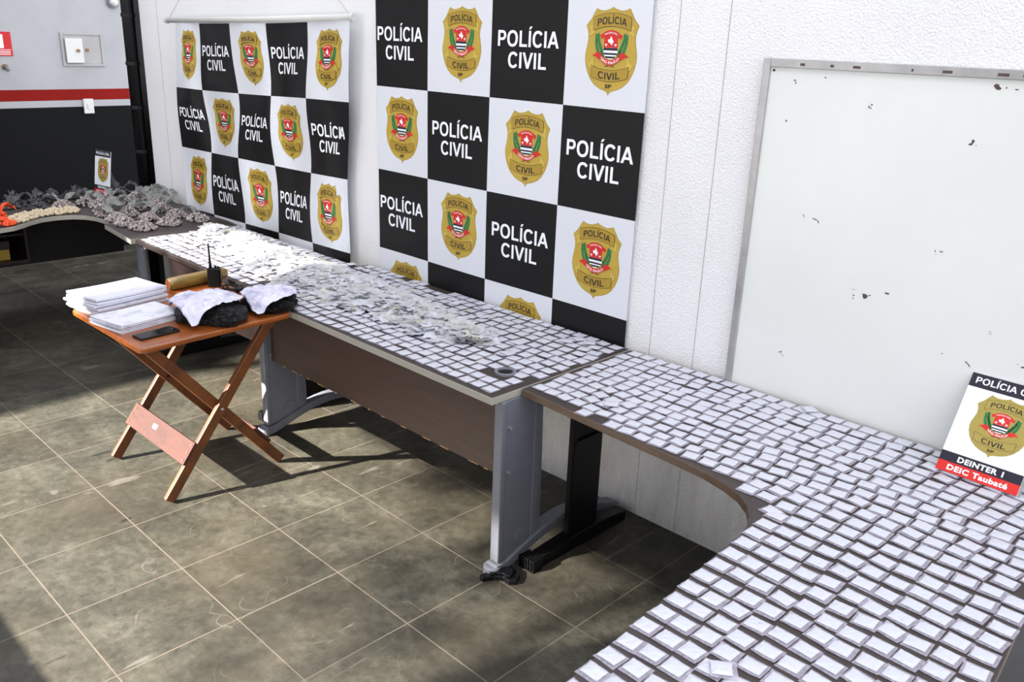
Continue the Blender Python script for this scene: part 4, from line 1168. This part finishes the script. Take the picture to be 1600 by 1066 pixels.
front = [(-5.285, -.585, 'grey speckled pellet bag nearest the corner where the dark desk begins', .095, .075),
         (-5.325, -.400, 'grey speckled pellet bag, second back from the nearest one', .085, .070),
         (-5.335, -.200, 'grey speckled pellet bag at the foot of the wavy banner', .090, .065),
         (-5.455, -.620, 'grey speckled pellet bag by the pale front edge of the far desk', .085, .065),
         (-5.530, -.440, 'grey pellet bag behind the nearest row, near the middle of the desk', .075, .060),
         (-5.530, -.250, 'grey pellet bag behind the one at the foot of the banner', .085, .060),
         (-5.625, -.600, 'bluish grey pellet bag at the start of the curved desk edge', .080, .065)]
for i, (x, y, lb, rx, ry) in enumerate(front):
    bundle('pellet_bag', lb, 'bag', x, y, rx, ry, .048, 'pellets', 'film', 100+i, 190, 0 if i < 4 else 1)
back = [(-5.74, -.46), (-5.74, -.24), (-5.79, -.60), (-5.93, -.58), (-5.90, -.38), (-5.93, -.20), (-6.08, -.50), (-6.09, -.30), (-6.06, -.13), (-6.22, -.22), (-6.20, -.71), (-6.24, -.42), (-6.26, -.10), (-6.22, -.58)]
for i, (x, y) in enumerate(back):
    bundle('pellet_bag', 'grey bag of pellets with gathered plastic film, in the jumble before the small sign', 'bag', x+rnd.uniform(-.02, .02), y+rnd.uniform(-.02, .02), rnd.uniform(.07, .09), rnd.uniform(.055, .075), .06, 'pellets', 'film', 200+i, 120, 2, 'grey bags on the far desk')
dark = [(-6.42, -.68), (-6.53, -.54), (-6.52, -.20), (-6.40, -.83), (-6.53, -.93), (-6.38, -.99), (-6.53, -1.12), (-6.36, -1.16), (-6.25, -.86), (-6.53, -.76)]
for i, (x, y) in enumerate(dark):
    bundle('dark_bundle', 'dark knotted bundle in the shadowed row along the back of the far desk', 'bundle', x, y, .07, .06, .05, 'pellets_dark', 'film_dark', 300+i, 90, 2, 'dark bundles on the far desk')
beige = [(-6.06, -.735), (-6.055, -.83), (-6.05, -.92), (-6.01, -1.01), (-5.945, -1.085)]
for i, (x, y) in enumerate(beige):
    bundle('beige_bag', ['beige bag of pellets touching the grey bags, end of the beige row', 'beige bag of pellets, second from the grey bags', 'beige bag of pellets in the middle of the beige row', 'beige bag of pellets, second from the orange nets', 'beige bag of pellets touching the orange nets'][i], 'bag', x, y, .085, .062, .036, 'beige', 'film', 400+i, 150, 0)
for i, (x, y, H, lb) in enumerate(((-5.875, -1.20, .040, 'orange net bag lying flat on the far desk edge'), (-6.02, -1.19, .075, 'orange net bag heaped higher behind the flat one'))):
    bundle('orange_bag', lb, 'bag', x, y, .085, .085, H, 'orange', 'orange', 500+i, 150, 1 if i else 0)

# ------------------------------------------------------------------ leaf blockers, added out of view to thin the sun on floor and heap
M['leaf'] = flat('blocker_leaf', (60, 92, 40), .5, var=.3)
M['bark'] = flat('blocker_bark', (84, 66, 50), .85, var=.3)
def leaf_blocker(label, tx, ty, n, xs, zs, dens, seed, base):
    r = random.Random(seed); t = thing('leaf_blocker', label, 'leaf_blocker', (tx, ty, 0))
    m = MB(); k = 0
    while k < n:
        x = r.uniform(*xs); z = r.uniform(*zs)
        if r.random() > dens(x, z): continue
        k += 1; y = ty+r.uniform(-.7, .7)
        # the same sun ray is met at every depth of the leaves
        dx = .3715*(y-ty); dz = -(y-ty)/1.58
        E_ = Matrix.Rotation(r.uniform(-.6, .6), 3, 'Z') @ Matrix.Rotation(r.uniform(-.8, .8), 3, 'X') @ Matrix.Rotation(r.uniform(0, 6), 3, 'Y')
        a = r.uniform(.05, .085)
        m.add([tuple(E_ @ Vector(p)+Vector((x+dx, y, z+dz))) for p in ((-a, 0, 0), (0, 0, -a*.55), (a, 0, 0), (0, 0, a*.55))], [(0, 1, 2, 3)], 'leaf')
    o = m.build('blocker_leaves', t); o['kind'] = 'stuff'
    m = MB(); m.tube([(tx, ty, 0), (tx+.05, ty, base*.6), (tx-.05, ty, base), ((xs[0]+xs[1])/2, ty, (zs[0]+zs[1])/2)], [.16, .12, .10, .03], 'bark', 12); m.build('blocker_trunk', t, smooth=True)
leaf_blocker('unseen leaf blocker added to shade the floor at right', -5.0, -12, 1900, (-7.9, -4.3), (3.6, 8.2), lambda x, z: min(1, max(0, (x+.3715*1.58*z-(-1.45-.55*(1.58*z-12+1.3))+1.15)/1.15)), 1, 4)
leaf_blocker('unseen low leaf blocker added to shade the floor at left', -11.2, -12, 1700, (-12.4, -9.7), (3.6, 7.55), lambda x, z: min(1, max(0, (-9.7-x)/.7)), 2, 3.5)
leaf_blocker('unseen tall leaf blocker added to thin the sun on the heap', -8.9, -12, 1900, (-10.4, -7.2), (7.5, 10.2), lambda x, z: 1, 3, 7)

# ------------------------------------------------------------------ light
w = bpy.data.worlds.new('sky'); S.world = w; w.use_nodes = True
bg = w.node_tree.nodes['Background']; bg.inputs[0].default_value = (.885, .912, .972, 1); bg.inputs[1].default_value = 2.9
sd = bpy.data.lights.new('sun', 'SUN'); sd.energy = 33; sd.angle = R(.7); sd.color = (1, .945, .86)
so = bpy.data.objects.new('sun', sd); COL.objects.link(so)
so.rotation_euler = Vector((.587, 1.58, -1)).to_track_quat('-Z', 'Y').to_euler(); so.location = (-4, -8, 6)
vs_ = S.view_settings
S.display_settings.display_device = 'sRGB'
vs_.view_transform = 'Standard'; vs_.look = 'None'; vs_.gamma = 1; vs_.use_curve_mapping = False; vs_.exposure = 0.0
